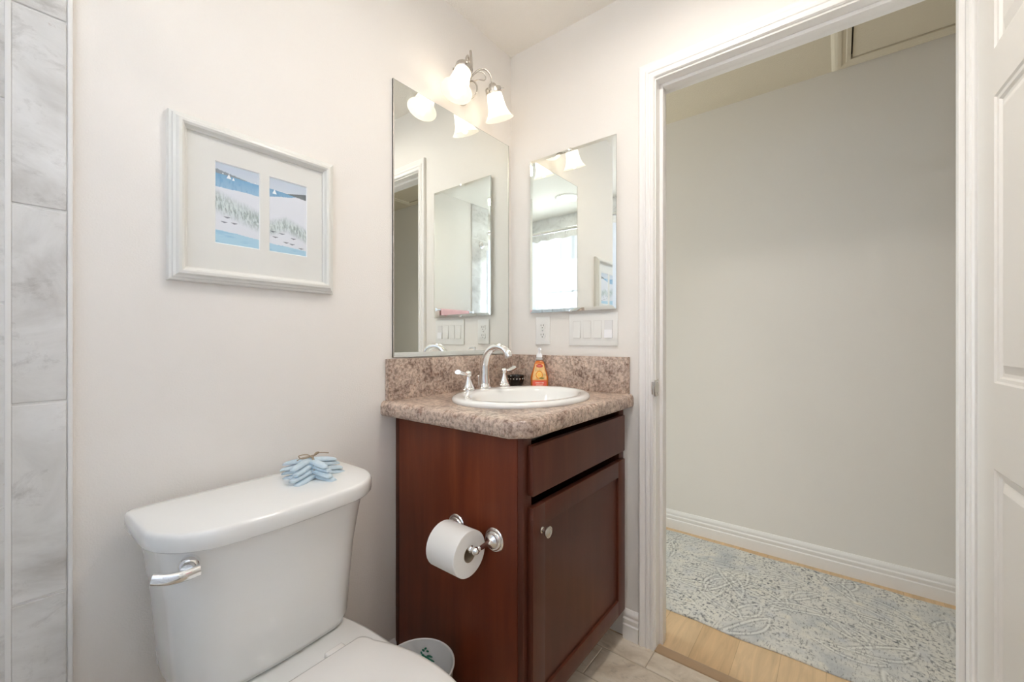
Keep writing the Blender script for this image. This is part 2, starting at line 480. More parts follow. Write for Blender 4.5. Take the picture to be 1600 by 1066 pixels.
M['glass'] = pane_mat('picture_glass')
M['frost'] = pane_mat('frosted_window_glass', 0.6)

# sheer shower curtain
m = bpy.data.materials.new('curtain_fabric'); m.use_nodes = True; nt = m.node_tree; M['curtain'] = m
nt.nodes.remove(nt.nodes['Principled BSDF']); out = nt.nodes['Material Output']
df = N(nt, 'ShaderNodeBsdfDiffuse'); df.inputs[0].default_value = (0.86, 0.88, 0.92, 1)
tl = N(nt, 'ShaderNodeBsdfTranslucent'); tl.inputs[0].default_value = (0.62, 0.66, 0.74, 1)
tr = N(nt, 'ShaderNodeBsdfTransparent')
mx = N(nt, 'ShaderNodeMixShader'); mx.inputs[0].default_value = 0.62
nt.links.new(df.outputs[0], mx.inputs[1]); nt.links.new(tl.outputs[0], mx.inputs[2])
m2 = N(nt, 'ShaderNodeMixShader'); m2.inputs[0].default_value = 0.08
nt.links.new(mx.outputs[0], m2.inputs[1]); nt.links.new(tr.outputs[0], m2.inputs[2])
nt.links.new(m2.outputs[0], out.inputs['Surface'])

# orange liquid soap
m, nt, b = new_mat('orange_soap'); M['soap'] = m
b.inputs['Base Color'].default_value = (0.85, 0.22, 0.03, 1); b.inputs['Roughness'].default_value = 0.08
b.inputs['Transmission Weight'].default_value = 0.35; b.inputs['IOR'].default_value = 1.35; b.inputs['Coat Weight'].default_value = 0.5
M['clear'] = plain('clear_plastic', (0.85, 0.86, 0.85), 0.12, trans=0.5, ior=1.3)

# ------------------------------------------------------------------ the room
ZC = 2.40          # ceiling
XB, YF = -2.24, -1.56   # shower back wall, opposite wall
DY0, DY1, DZ = -0.662, -1.425, 2.040     # doorway
HX = 1.035         # hallway far wall
HY0, HY1 = 2.0, -3.2
WT = 0.11

struct(box('wall_left', XB - .1, 0.0, 0.0, 0.10, 0, ZC + .05, mat=M['paint']))
bm = bmesh.new()
bx(bm, 0, WT, DY0 + .016, HY0, 0, ZC + .05)
bx(bm, 0, WT, DY1 - .016, DY0 + .016, DZ + .016, ZC + .05)
bx(bm, 0, WT, HY1, DY1 - .016, 0, ZC + .05)
struct(obj('wall_right', bm, M['paint']))
bm = bmesh.new()
bx(bm, -0.0, XB - .1, YF - .1, YF, 0, ZC + .05)
struct(obj('wall_front', bm, M['paint']))
# shower back wall with window opening
WY0, WY1, WZ0, WZ1 = -1.38, -0.52, 1.26, 1.98
bm = bmesh.new()
bx(bm, XB - .1, XB, YF, 0, 0, WZ0); bx(bm, XB - .1, XB, YF, 0, WZ1, ZC + .05)
bx(bm, XB - .1, XB, YF, WY0, WZ0, WZ1); bx(bm, XB - .1, XB, WY1, 0, WZ0, WZ1)
struct(obj('wall_back', bm, M['paint']))
bm = bmesh.new(); bx(bm, XB - .1, WT, YF - .1, .1, ZC, ZC + .05)
ceilo = struct(obj('ceiling', bm, M['ceil']))

# hallway shell
struct(box('wall_hallway', HX, HX + .1, HY1, HY0, 0, ZC + .05, mat=M['hallpaint']))
struct(box('wall_hallway_end', WT, HX, HY1 - .1, HY1, 0, ZC + .05, mat=M['hallpaint']))
bm = bmesh.new()
bx(bm, WT, HX, HY0, HY0 + .1, 1.85, ZC + .05); bx(bm, WT, HX, HY0, HY0 + .1, 0, 0.25)
bx(bm, WT, .15, HY0, HY0 + .1, .25, 1.85); bx(bm, .99, HX, HY0, HY0 + .1, .25, 1.85)
struct(obj('wall_hallway_added_window', bm, M['hallpaint']))  # end wall opened up for the added window
HATCH = (0.43, 0.957, -1.98, -1.218)
bm = bmesh.new()
bx(bm, WT, HATCH[0], HY1, HY0, ZC - .0, ZC + .05); bx(bm, HATCH[1], HX, HY1, HY0, ZC, ZC + .05)
bx(bm, HATCH[0], HATCH[1], HY1, HATCH[2], ZC, ZC + .05); bx(bm, HATCH[0], HATCH[1], HATCH[3], HY0, ZC, ZC + .05)
M['hallceil_dim'] = plain('hallway_ceiling_warm_dim', (0.68, 0.60, 0.46), 0.85, bump=0.6, bscale=130, bdist=0.003, spec=0.2)  # tan tone has the dim warm bounce light mixed into the colour
struct(obj('ceiling_hallway', bm, M['hallceil_dim']))

# windows (frame and glass); the hallway one is added for its light
def window(name, ax, a, u0, u1, z0, z1, mat):
    bm = bmesh.new(); t = .035
    def b3(u_0, u_1, z_0, z_1, d0, d1):
        if ax == 'x': bx(bm, a + d0, a + d1, u_0, u_1, z_0, z_1, .003)
        else: bx(bm, u_0, u_1, a + d0, a + d1, z_0, z_1, .003)
    b3(u0, u1, z0, z0 + t, -.03, .02); b3(u0, u1, z1 - t, z1, -.03, .02)
    b3(u0, u0 + t, z0 + t, z1 - t, -.03, .02); b3(u1 - t, u1, z0 + t, z1 - t, -.03, .02)
    zm = (z0 + z1) / 2; b3(u0 + t, u1 - t, zm - .012, zm + .012, -.02, .01)
    w = struct(obj(name, bm, M['trim'], None, SM))
    bm = bmesh.new()
    if ax == 'x': bx(bm, a - .008, a - .003, u0 + t, u1 - t, z0 + t, z1 - t)
    else: bx(bm, u0 + t, u1 - t, a - .008, a - .003, z0 + t, z1 - t)
    g = obj('window_pane', bm, mat, w)
    return w
window('window_1', 'x', XB - .04, WY0, WY1, WZ0, WZ1, M['frost'])
window('window_added_hallway', 'y', HY0 + .05, .15, .99, .25, 1.85, M['glass'])  # added unseen window, there to light the hallway

# floors
bm = bmesh.new(); bx(bm, XB - .1, -.004, YF - .1, .1, -.06, -.002)
struct(obj('floor', bm, M['floorgrout']))
def tiles(name, mat, cells, ax, a0, a1, bev=.0012):
    """cells: list of (u0,u1,v0,v1) boxes on the plane; ax normal axis"""
    bm = bmesh.new(); lay = bm.verts.layers.float_vector.new('tile_shift')
    rng = random.Random(3)
    for u0, u1, v0, v1 in cells:
        s = Vector((rng.uniform(-9, 9), rng.uniform(-9, 9), rng.uniform(-9, 9)))
        before = set(bm.verts)
        if ax == 'z': bx(bm, u0, u1, v0, v1, a0, a1, bev, 1)
        if ax == 'y': bx(bm, u0, u1, a0, a1, v0, v1, bev, 1)
        if ax == 'x': bx(bm, a0, a1, u0, u1, v0, v1, bev, 1)
        for v in bm.verts:
            if v not in before: v[lay] = s
    return obj(name, bm, mat)
cells = []
G = .0022
x = -.104 + .151; row = 0
while x > XB:
    x0, x1 = x - .151, x
    off = -.355 if row % 2 == 0 else -.508
    y = off + .305 * 4
    while y > YF:
        a, b_ = y - .305, y
        ca = (max(x0 + G, XB), min(x1 - G, -.004), max(a + G, YF), min(b_ - G, 0))
        if ca[1] - ca[0] > .004 and ca[3] - ca[2] > .004: cells.append(ca)
        y -= .305
    x -= .151; row += 1
struct(tiles('floor_tile', M['floortile'], cells, 'z', -.004, 0.0))
struct(box('floor_hallway', .0, HX + .05, HY1, HY0, -.06, .0, mat=M['oak']))
bm = bmesh.new()
prism(bm, [(-.012, .0), (-.010, .004), (-.002, .007), (.022, .007), (.034, .0005), (.034, -.001), (-.012, -.001)], 'y', DY1, DY0)
struct(obj('trim_threshold', bm, M['darkmetal'], None, SM))

# shower wall tile
def wallcells(u0, u1, zoff, w, h, stagger, ustart):
    out = []; col = 0; u = ustart
    while u > u0:
        a, b_ = max(u - w, u0), min(u, u1)
        z = zoff + (stagger if col % 2 else 0) - 5 * h
        while z < ZC:
            lo, hi = max(z, 0.0), min(z + h, ZC)
            if hi - lo > .01 and b_ - a > .01: out.append((a + G, b_ - G, lo + G, hi - G))
            z += h
        u -= w; col += 1
    return out
TX = -1.386
c1_ = wallcells(-1.4585, TX, .628, .0725, .3625, 0, TX)
c2_ = wallcells(XB + .012, -1.4605, .628 - .18, .305, .3625, .18, -1.4605)
c2_ = [c for c in c2_]
struct(box('wall_left_grout', XB, TX - .001, -.009, 0, 0, ZC, mat=M['grout']))
struct(tiles('wall_left_tile', M['tile'], c1_ + c2_, 'y', -.012, -.004))
bm = bmesh.new(); bx(bm, TX - .001, TX + .006, -.0135, 0, 0, ZC, .002)
struct(obj('trim_tile_left', bm, M['grout'], None, SM))
bm = bmesh.new(); bx(bm, -1.4605 - .0035, -1.4605 + .0045, -.0135, -.002, 0, ZC, .002)
struct(obj('trim_tile_joint', bm, M['grout'], None, SM))
struct(box('wall_front_grout', XB, TX, YF, YF + .009, 0, ZC, mat=M['grout']))
struct(tiles('wall_front_tile', M['tile'], wallcells(XB + .012, TX, .628, .305, .3625, .18, TX), 'y', YF + .004, YF + .012))
bm = bmesh.new()
bx(bm, XB, XB + .009, YF, 0, 0, WZ0); bx(bm, XB, XB + .009, YF, 0, WZ1, ZC)
bx(bm, XB, XB + .009, YF, WY0, WZ0, WZ1); bx(bm, XB, XB + .009, WY1, 0, WZ0, WZ1)
struct(obj('wall_back_grout', bm, M['grout']))
cc = []
for (a, b_, lo, hi) in wallcells(YF + .012, -.012, .628, .305, .3625, .18, -.012):
    # cut cells around the window
    segs = [(a, b_, lo, hi)]
    if b_ > WY0 and a < WY1 and hi > WZ0 and lo < WZ1:
        segs = []
        if lo < WZ0: segs.append((a, b_, lo, WZ0))
        if hi > WZ1: segs.append((a, b_, WZ1, hi))
        l2, h2 = max(lo, WZ0), min(hi, WZ1)
        if a < WY0: segs.append((a, WY0, l2, h2))
        if b_ > WY1: segs.append((WY1, b_, l2, h2))
    cc += [s for s in segs if s[1] - s[0] > .01 and s[3] - s[2] > .01]
struct(tiles('wall_back_tile', M['tile'], cc, 'x', XB + .004, XB + .012))

# baseboards (stepped colonial profile): (depth, height)
BB = [(0, 0), (.016, 0), (.016, .052), (.0125, .056), (.0125, .060), (.0145, .064), (.0145, .074), (.010, .079), (.010, .083), (.0115, .087), (.0095, .097), (.004, .105), (0, .106)]
bm = bmesh.new(); prism(bm, [(-d, z) for d, z in BB], 'y', -.543, -.602); struct(obj('baseboard_right', bm, M['trim'], None, SM))
bm = bmesh.new(); prism(bm, [(HX - d, z) for d, z in BB], 'y', HY1, HY0); struct(obj('baseboard_hallway', bm, M['trim'], None, SM))
bm = bmesh.new(); prism(bm, [(-d, z) for d, z in BB], 'x', -1.375, -.632); struct(obj('baseboard_left', bm, M['trim'], None, SM))
bm = bmesh.new(); prism(bm, [(YF + d, z) for d, z in BB], 'x', -1.38, -.02); struct(obj('baseboard_front', bm, M['trim'], None, SM))
bm = bmesh.new(); prism(bm, [(WT + d, z) for d, z in BB], 'y', -.60, HY0); struct(obj('baseboard_hallway_near', bm, M['trim'], None, SM))

# door casing, three mitred fluted sides
CW = .056
prof = [(0, 0), (0, .006), (.003, .011), (.010, .012), (.013, .009), (.019, .010), (.022, .013), (.028, .014), (.031, .011), (.038, .013), (.042, .016), (.050, .017), (.054, .015), (CW, .011), (CW, 0)]
def casing(name, xs, sgn):
    bm = bmesh.new()
    yi0, yi1, zi = DY0 + .004, DY1 - .004, DZ + .006
    path = [(yi0, 0.0, (1, 0)), (yi0, zi, (1, 1)), (yi1, zi, (-1, 1)), (yi1, 0.0, (-1, 0))]
    rings = []
    for y, z, (dy, dz) in path:
        rings.append([(xs + sgn * h, y + dy * w, z + dz * w) for w, h in prof])
    loft(bm, rings)
    return struct(obj(name, bm, M['trim'], None, math.radians(30)))
casing('trim_door_casing', 0.0, -1)
casing('trim_hallway_casing', WT, 1)
# jamb lining and stop
bm = bmesh.new()
J = .016
bx(bm, -.001, WT + .001, DY0, DY0 + J, 0, DZ + J); bx(bm, -.001, WT + .001, DY1 - J, DY1, 0, DZ + J)
bx(bm, -.001, WT + .001, DY1, DY0, DZ, DZ + J)
struct(obj('trim_door_jamb', bm, M['trim']))
bm = bmesh.new()
bx(bm, .036, .070, DY0 - .012, DY0, .001, DZ, .002); bx(bm, .036, .070, DY1, DY1 + .012, .001, DZ, .002)
bx(bm, .036, .070, DY1 + .012, DY0 - .012, DZ - .012, DZ, .002)
struct(obj('trim_door_stop', bm, M['trim'], None, SM))

# strike plate on the jamb edge
sp = thing('strike_plate', 'small oval satin metal strike plate on white door jamb edge', 'strike plate', (0, DY0, .938))
bm = bmesh.new()
ol = [(-.0165 + .0045 * math.cos(a), .029 * math.sin(a)) for a in np.linspace(PI/2, 3*PI/2, 12)]
ol = [(-.0165, .029)] + ol + [(.018, -.029), (.018, .029)]
loft(bm, [[(u, -.0005, v) for u, v in ol], [(u, -.0035, v) for u, v in ol]])
obj('plate', bm, M['nickel'], sp, SM)
bm = bmesh.new(); tube(bm, [(-.0185, .004, -.022), (-.0195, .0045, 0), (-.0185, .004, .022)], .005, 10); obj('lip', bm, M['nickel'], sp, SM)
for zz in (-.020, .020):
    bm = bmesh.new(); lathe(bm, [(.0035, 0), (.0035, .0012), (.0015, .0018), (0, .0018)], axis_m((.008, -.0035, zz), (0, -1, 0)), 12); obj('screw', bm, M['chrome'], sp, SM)

# open door leaf
door = bpy.data.objects.new('door_1', None); link(door)
door['kind'] = 'structure'; door['label'] = 'open white panelled door at the right edge of the doorway'; door['category'] = 'door'
ADR = math.radians(3.2)
door.matrix_world = Matrix.Translation((-.0155, -1.436, 0)) @ Matrix.Rotation(ADR, 4, 'Z')
# local: x runs 0 -> -0.76 (towards latch), face at y=0 (towards vanity), back at y=-.035
LW = .755; z0, z1 = .012, 2.03
pan_x = [(.105, .335), (.420, .650)]
pan_z = [(.245, .826), (1.014, 1.640), (1.744, 1.915)]
bm = bmesh.new()
xs = [0, .105, .335, .420, .650, LW]; zs = [z0, .245, .826, 1.014, 1.640, 1.744, 1.915, z1]
def leaf_face(bm, yf, s):
    for i in range(5):
        for j in range(7):
            isp = (i in (1, 3)) and (j in (1, 3, 5))
            a, b_, c, d = xs[i], xs[i+1], zs[j], zs[j+1]
            def quad(pts):
                bm.faces.new([bm.verts.new((-p[0], p[2], p[1])) for p in pts])
            if not isp:
                quad([(a, c, yf), (b_, c, yf), (b_, d, yf), (a, d, yf)])
            else:
                steps = [(0, 0), (.004, -.0035), (.011, -.0045), (.015, -.009), (.022, -.010), (.040, -.003), (.042, -.003)]
                for (i0, h0), (i1, h1) in zip(steps, steps[1:]):
                    o = [(a+i0, c+i0), (b_-i0, c+i0), (b_-i0, d-i0), (a+i0, d-i0)]
                    n_ = [(a+i1, c+i1), (b_-i1, c+i1), (b_-i1, d-i1), (a+i1, d-i1)]
                    for k in range(4):
                        l = (k+1) % 4
                        quad([(*o[k], yf+s*h0), (*o[l], yf+s*h0), (*n_[l], yf+s*h1), (*n_[k], yf+s*h1)])
                i1, h1 = steps[-1]
                quad([(a+i1, c+i1, yf+s*h1), (b_-i1, c+i1, yf+s*h1), (b_-i1, d-i1, yf+s*h1), (a+i1, d-i1, yf+s*h1)])
leaf_face(bm, 0, 1); leaf_face(bm, -.035, -1)
for (xa, xb) in ((0, 0), (-LW, -LW)):
    bm.faces.new([bm.verts.new(p) for p in [(xa, 0, z0), (xa, -.035, z0), (xa, -.035, z1), (xa, 0, z1)]])
for zz in (z0, z1):
    bm.faces.new([bm.verts.new(p) for p in [(0, 0, zz), (-LW, 0, zz), (-LW, -.035, zz), (0, -.035, zz)]])
bmesh.ops.remove_doubles(bm, verts=bm.verts[:], dist=1e-5)
obj('door_leaf', bm, M['doorpaint'], door)
for ys in (0, -.035):
    sg = 1 if ys == 0 else -1
    bm = bmesh.new(); lathe(bm, [(.032, 0), (.032, .004), (.028, .008), (.012, .010), (.011, .03), (.020, .036), (.027, .045), (.027, .055), (.020, .063), (0, .065)], axis_m((-LW + .06, ys, .94), (0, sg, 0)), 24)
    obj('door_knob', bm, M['nickel'], door, SM)
for zz in (.25, 1.02, 1.80):
    bm = bmesh.new(); lathe(bm, [(.006, -.045), (.006, .045)], axis_m((.007, -.038, zz), (0, 0, 1)), 12); obj('hinge', bm, M['nickel'], door, SM)

# attic hatch in the hallway ceiling
h = thing('attic_hatch', 'textured attic access panel with stepped trim in the hallway ceiling', 'hatch', (.69, -1.6, ZC))
hp = [(0, 0), (0, -.010), (.014, -.012), (.018, -.008), (.028, -.010), (.034, -.014), (.046, -.015), (.058, -.012), (.066, -.006), (.070, 0)]
hx0, hx1, hy0, hy1 = HATCH[0] - .69, HATCH[1] - .69, HATCH[2] + 1.6, HATCH[3] + 1.6
bm = bmesh.new()
V_ = []
for (x_, y_, dx, dy) in [(hx0, hy0, -1, -1), (hx1, hy0, 1, -1), (hx1, hy1, 1, 1), (hx0, hy1, -1, 1)]:
    V_.append([bm.verts.new((x_ + dx * w, y_ + dy * w, d)) for w, d in hp])
for i in range(4):
    a, b_ = V_[i], V_[(i+1) % 4]
    for k in range(len(hp) - 1): bm.faces.new((a[k], a[k+1], b_[k+1], b_[k]))
obj('hatch_trim', bm, M['hallceil_dim'], h)
box('hatch_panel', hx0 + .006, hx1 - .004, hy0 + .004, hy1 - .006, -.004, .012, mat=M['hallceil_dim'], parent=h)
box('hatch_gap', hx0 - .004, hx1 + .004, hy0 - .004, hy1 + .004, .013, .045, mat=M['crack'], parent=h)

# ------------------------------------------------------------------ vanity cabinet
cab = thing('vanity_cabinet', 'dark cherry wood vanity cabinet with one drawer front and one door', 'cabinet', (-.315, -.27, 0))
def C_(x, y, z): return (x + .315, y + .27, z)
def cbx(bm, x0, x1, y0, y1, z0, z1, bev=0.0): bx(bm, x0 + .315, x1 + .315, y0 + .27, y1 + .27, z0, z1, bev)
CX0, CX1, CY, CT = -.630, -.0025, -.540, .860
bm = bmesh.new()
cbx(bm, CX0, CX0 + .016, -.005, -.020, 0, CT)                      # recessed scribe strip at the wall
cbx(bm, CX0 + .004, CX0 + .020, -.020, -.021, 0, CT)
obj('scribe_strip', bm, M['cherrydk'], cab)
bm = bmesh.new()
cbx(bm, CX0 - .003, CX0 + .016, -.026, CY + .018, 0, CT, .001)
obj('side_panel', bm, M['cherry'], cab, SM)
bm = bmesh.new()
cbx(bm, CX1 - .016, CX1, -.005, CY + .075, 0, CT); cbx(bm, CX1 - .016, CX1, CY + .075, CY + .018, .10, CT)
cbx(bm, CX0 + .016, CX1 - .016, -.003, -.010, .10, CT); cbx(bm, CX0 + .016, CX1 - .016, -.010, CY + .018, .10, .115)
cbx(bm, CX0 + .016, CX1 - .016, CY + .070, CY + .085, 0, .10)
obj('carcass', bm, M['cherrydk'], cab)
bm = bmesh.new()
cbx(bm, CX0 - .001, CX0 + .035, CY, CY + .0178, 0.11, CT, .001); cbx(bm, CX1 - .040, CX1, CY, CY + .0178, 0.11, CT, .001)
cbx(bm, CX0 + .035, CX1 - .040, CY, CY + .0178, .11, .14); cbx(bm, CX0 + .035, CX1 - .040, CY + .06, CY + .075, .670, .705)
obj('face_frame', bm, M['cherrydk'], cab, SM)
DX0, DX1 = -.613, -.031
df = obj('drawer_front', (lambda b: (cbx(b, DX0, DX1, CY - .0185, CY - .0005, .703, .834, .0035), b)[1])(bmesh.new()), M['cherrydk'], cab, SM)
dr = bpy.data.objects.new('cabinet_door', None)
link(dr, cab)
bm = bmesh.new()
dz0, dz1, st = .121, .674, .056
cbx(bm, DX0, DX0 + st, CY - .0185, CY - .0005, dz0, dz1, .0015); cbx(bm, DX1 - st, DX1, CY - .0185, CY - .0005, dz0, dz1, .0015)
cbx(bm, DX0 + st, DX1 - st, CY - .0185, CY - .0005, dz0, dz0 + st, .0008); cbx(bm, DX0 + st, DX1 - st, CY - .0185, CY - .0005, dz1 - st, dz1, .0008)
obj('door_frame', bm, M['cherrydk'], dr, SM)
bm = bmesh.new(); cbx(bm, DX0 + st - .002, DX1 - st + .002, CY - .0105, CY - .003, dz0 + st - .002, dz1 - st + .002)
# bead inside the frame
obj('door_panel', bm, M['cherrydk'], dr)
bm = bmesh.new(); lathe(bm, [(.0085, 0), (.0085, .002), (.0055, .004), (.0055, .010), (.008, .013), (.0135, .016), (.0155, .020), (.0150, .0235), (.012, .0245), (.011, .0235), (.007, .0255), (0, .026)],
                        axis_m(C_(-.574, CY - .0185, .606), (0, -1, 0)), 28)
obj('knob', bm, M['nickel'], dr, SM)

# ------------------------------------------------------------------ countertop with backsplash
ct = thing('countertop', 'brown speckled granite-look countertop with backsplash on the vanity', 'countertop', (-.34, -.29, .862))
ox, oy, oz = -.34, -.29, .862
bm = bmesh.new()
ol = [(-.687, -.001), (-.687, -.534), (-.645, -.580), (-.0015, -.580), (-.0015, -.001)]
def inset_poly(ol, d):
    # inset only left/front edges
    a = [(-.687 + d, -.001), (-.687 + d, -.534 + d * .42), (-.645 + d * .42, -.580 + d), (-.0015, -.580 + d), (-.0015, -.001)]
    return a
T = .047
rings = []
for d, z in [(.006, 0), (.0015, .004), (0, .010), (0, .030), (.002, .038), (.006, .0435), (.012, T)]:
    rings.append([(x - ox, y - oy, z) for x, y in inset_poly(ol, d)])
# sink cut-out: build top with a hole
R_ = loft(bm, rings, cap0=False, cap1=False)
SCX, SCY, SA, SB = -.327, -.312, .268, .219
def ring_cap(Rr, z):
    n = 60
    hole = [bm.verts.new((SCX - ox + (SA - .018) * math.cos(2*PI*i/n), SCY - oy + (SB - .018) * math.sin(2*PI*i/n), z)) for i in range(n)]
    es = []
    for i in range(n): es.append(bm.edges.new((hole[i], hole[(i+1) % n])))
    m_ = len(Rr)
    for i in range(m_):
        e_ = bm.edges.get((Rr[i], Rr[(i+1) % m_])); es.append(e_)
    bmesh.ops.triangle_fill(bm, edges=es, use_beauty=True)
    return hole
h1 = ring_cap(R_[-1], T); h0 = ring_cap(R_[0], 0)
for i in range(60):
    j = (i+1) % 60
    bm.faces.new((h1[i], h1[j], h0[j], h0[i]))
obj('counter_slab', bm, M['laminate'], ct, SM)
bm = bmesh.new()
bx(bm, -.669 - ox, -.0015 - ox, -.0195 - oy, -.001 - oy, T + .0002, T + .137, .0012)
obj('backsplash', bm, M['laminate'], ct, SM)
bm = bmesh.new()
bx(bm, -.020 - ox, -.0015 - ox, -.566 - oy, -.0197 - oy, T + .0002, T + .137, .0012)
obj('backsplash', bm, M['laminate'], ct, SM)
CTZ = oz + T

# ------------------------------------------------------------------ sink
sk = thing('sink', 'oval white porcelain drop-in sink set in the speckled countertop', 'sink', (SCX, SCY, CTZ))
bm = bmesh.new()
def ell(a, b_, z, n=64, cy=0.0, cx=0.0): return [(cx + a * math.cos(2*PI*i/n), cy + b_ * math.sin(2*PI*i/n), z) for i in range(n)]
rr = [ell(SA - .002, SB - .002, .0003), ell(SA, SB, .005), ell(SA - .001, SB - .001, .010), ell(SA - .006, SB - .006, .0145), ell(SA - .016, SB - .016, .0165),
      ell(SA - .032, SB - .03, .0165), ell(SA - .040, SB - .050, .0150, cy=-.014), ell(SA - .046, SB - .056, .0115, cy=-.016),
      ell(SA - .052, SB - .061, .002, cy=-.017), ell(SA - .064, SB - .070, -.030, cy=-.018), ell(SA - .090, SB - .090, -.075, cy=-.018),
      ell(SA - .135, SB - .125, -.110, cy=-.014), ell(.06, .05, -.126, cy=-.012), ell(.022, .022, -.129, cy=-.012)]
loft(bm, rr, cap0=False, cap1=False)
# underside
loft(bm, [ell(SA - .002, SB - .002, .0003), ell(SA - .022, SB - .022, .0003), ell(SA - .030, SB - .05, -.03, cy=-.010), ell(SA - .080, SB - .085, -.085, cy=-.015), ell(.06, .05, -.138, cy=-.012), ell(.022, .022, -.140, cy=-.012)], cap0=False, cap1=False)
bmesh.ops.remove_doubles(bm, verts=bm.verts[:], dist=1e-5)
obj('basin', bm, M['porcelain'], sk, math.radians(60))
bm = bmesh.new(); lathe(bm, [(.0215, -.131), (.0225, -.1275), (.020, -.1265), (.012, -.128), (.011, -.124), (0, -.123)], Matrix.Translation((0, -.012, 0)), 24)
obj('drain', bm, M['chrome'], sk, SM)

# ------------------------------------------------------------------ faucet
RZ = CTZ + .0168
fa = thing('faucet', 'chrome widespread faucet with arched spout and two lever handles', 'faucet', (-.290, -.112, RZ))
bm = bmesh.new()
lathe(bm, [(.030, 0), (.030, .003), (.024, .006), (.0225, .012), (.0185, .018), (.0170, .024)], None, 28)
sbo = obj('spout_base', bm, M['chrome'], fa, SM); sbo.location = (-.009, .005, 0)
bm = bmesh.new()
tube(bm, [(-.009, .005, .018), (-.009, .005, .060), (-.010, .000, .100), (-.012, -.018, .138), (-.014, -.052, .157), (-.018, -.090, .155), (-.020, -.114, .141), (-.021, -.124, .124)],
     lambda t: .0200 - .0072 * min(1, t * 1.9) + (.0012 * max(0, (t - .8) / .2)), 18, 8, flat=(1.0, 1.0))
obj('spout', bm, M['chrome'], fa, SM)
bm = bmesh.new(); lathe(bm, [(.0115, 0), (.0128, .002), (.0128, .006), (.0120, .008)], axis_m((-.0208, -.1225, .128), (-.05, -.45, -.87)), 20); obj('aerator', bm, M['chrome'], fa, SM)
bm = bmesh.new(); lathe(bm, [(.003, 0), (.003, .035), (.006, .038), (.006, .044), (.003, .047), (0, .047)], Matrix.Translation((-.008, .036, .0)), 12); obj('lift_rod', bm, M['chrome'], fa, SM)
for sx, dz_ in ((-.103, 0), (.103, 0)):
    hd = bpy.data.objects.new('handle', None); link(hd, fa); hd.location = (sx, 0, 0)
    bm = bmesh.new(); lathe(bm, [(.026, 0), (.026, .003), (.022, .006), (.0205, .009), (.0215, .011), (.017, .020), (.0125, .032), (.0098, .042), (.0092, .050), (.0125, .054), (.0130, .060), (.0110, .066), (.0060, .070), (0, .071)], None, 28)
    obj('handle_hub', bm, M['chrome'], hd, SM)
    s = -1 if sx < 0 else 1
    bm = bmesh.new()
    tube(bm, [(0, 0, .060), (s*.016, -.002, .060), (s*.034, -.004, .062), (s*.052, -.006, .067), (s*.060, -.007, .070)], lambda t: .0062 + .0046 * math.sin(max(0, t - .15) / .85 * PI * .62), 14, 6, flat=(.8, 1.25))
    obj('lever', bm, M['chrome'], hd, SM)

# ------------------------------------------------------------------ soap bottle
sb = thing('soap_dispenser', 'orange liquid soap bottle with white pump behind the sink', 'soap bottle', (-.052, -.192, CTZ))
sb.rotation_euler = (0, 0, math.radians(-52))   # label faces the room
bm = bmesh.new()
def rrect(hw, hd, z, r, n=5):
    out = []
    for cx, cy, a0 in ((hw-r, hd-r, 0), (-hw+r, hd-r, PI/2), (-hw+r, -hd+r, PI), (hw-r, -hd+r, 3*PI/2)):
        for i in range(n+1):
            a = a0 + PI/2*i/n; out.append((cx + r*math.cos(a), cy + r*math.sin(a), z))
    return out
secs = [(.034, .019, .0, .008), (.0365, .021, .004, .010), (.0365, .021, .045, .010), (.033, .0205, .060, .010), (.0245, .0185, .088, .010), (.020, .017, .106, .010), (.016, .0145, .112, .009), (.0115, .0110, .116, .009)]
loft(bm, [rrect(a, b_, z, r) for a, b_, z, r in secs])
obj('bottle', bm, M['soap'], sb, math.radians(60))
def lp(U, V_):
    z = .006 + V_ * .102
    hw = np.interp(z, [0, .004, .045, .060, .088, .108], [.029, .029, .029, .0265, .0195, .016])
    yy = np.interp(z, [0, .004, .045, .060, .088, .106], [-.019, -.021, -.021, -.0205, -.0185, -.017]) - .0007
    return (U - .5) * 2 * hw, yy, z
def lc(U, V_):
    x_ = (U - .5) * 2; n_ = vnoise(U, V_, 6, 12, 5)
    base = np.array([lin(232, 120, 45)])
    C = np.zeros(U.shape + (3,)); C[:] = lin(226, 130, 60)
    mid = (V_ > .30) & (V_ < .93); C[mid] = (lin(240, 196, 130)[None] * (.65 + .6 * n_[mid][:, None]))
    o = ((x_ + .05) / .55)**2 + ((V_ - .50) / .17)**2 < 1; C[o] = lin(236, 150, 35)
    o2 = ((x_ + .05) / .38)**2 + ((V_ - .50) / .115)**2; C[(o2 < 1)] = lin(250, 196, 90); C[(o2 > .75) & (o2 < 1)] = lin(255, 230, 170)
    leafm = (((x_ - .3) / .35)**2 + ((V_ - .36) / .03)**2 < 1); C[leafm] = lin(110, 120, 50)
    red = ((x_) / .75)**2 + ((V_ - .86) / .07)**2 < 1; C[red] = lin(205, 60, 40)
    ln = (abs(V_ - .86) < .014) & (abs(x_) < .45) & (np.sin(U * 60) > -.3); C[ln] = lin(250, 225, 200)
    bd = V_ < .26; C[bd] = lin(236, 100, 75)
    t1 = (abs(V_ - .17) < .022) & (abs(x_) < .62) & (np.sin(U * 75) > -.2); C[t1] = lin(255, 235, 225)
    t2 = (abs(V_ - .09) < .015) & (abs(x_) < .5) & (np.sin(U * 95) > -.2); C[t2] = lin(255, 225, 210)
    return C[..., 0], C[..., 1], C[..., 2]
painted_grid('front_label', M['label'], sb, 46, 90, lp, lc)
bm = bmesh.new(); lathe(bm, [(.0115, .1145), (.0115, .119), (.0160, .1195), (.0165, .121), (.0125, .1245), (.0120, .128)], None, 24); obj('collar', bm, M['clear'], sb, SM)
bm = bmesh.new()
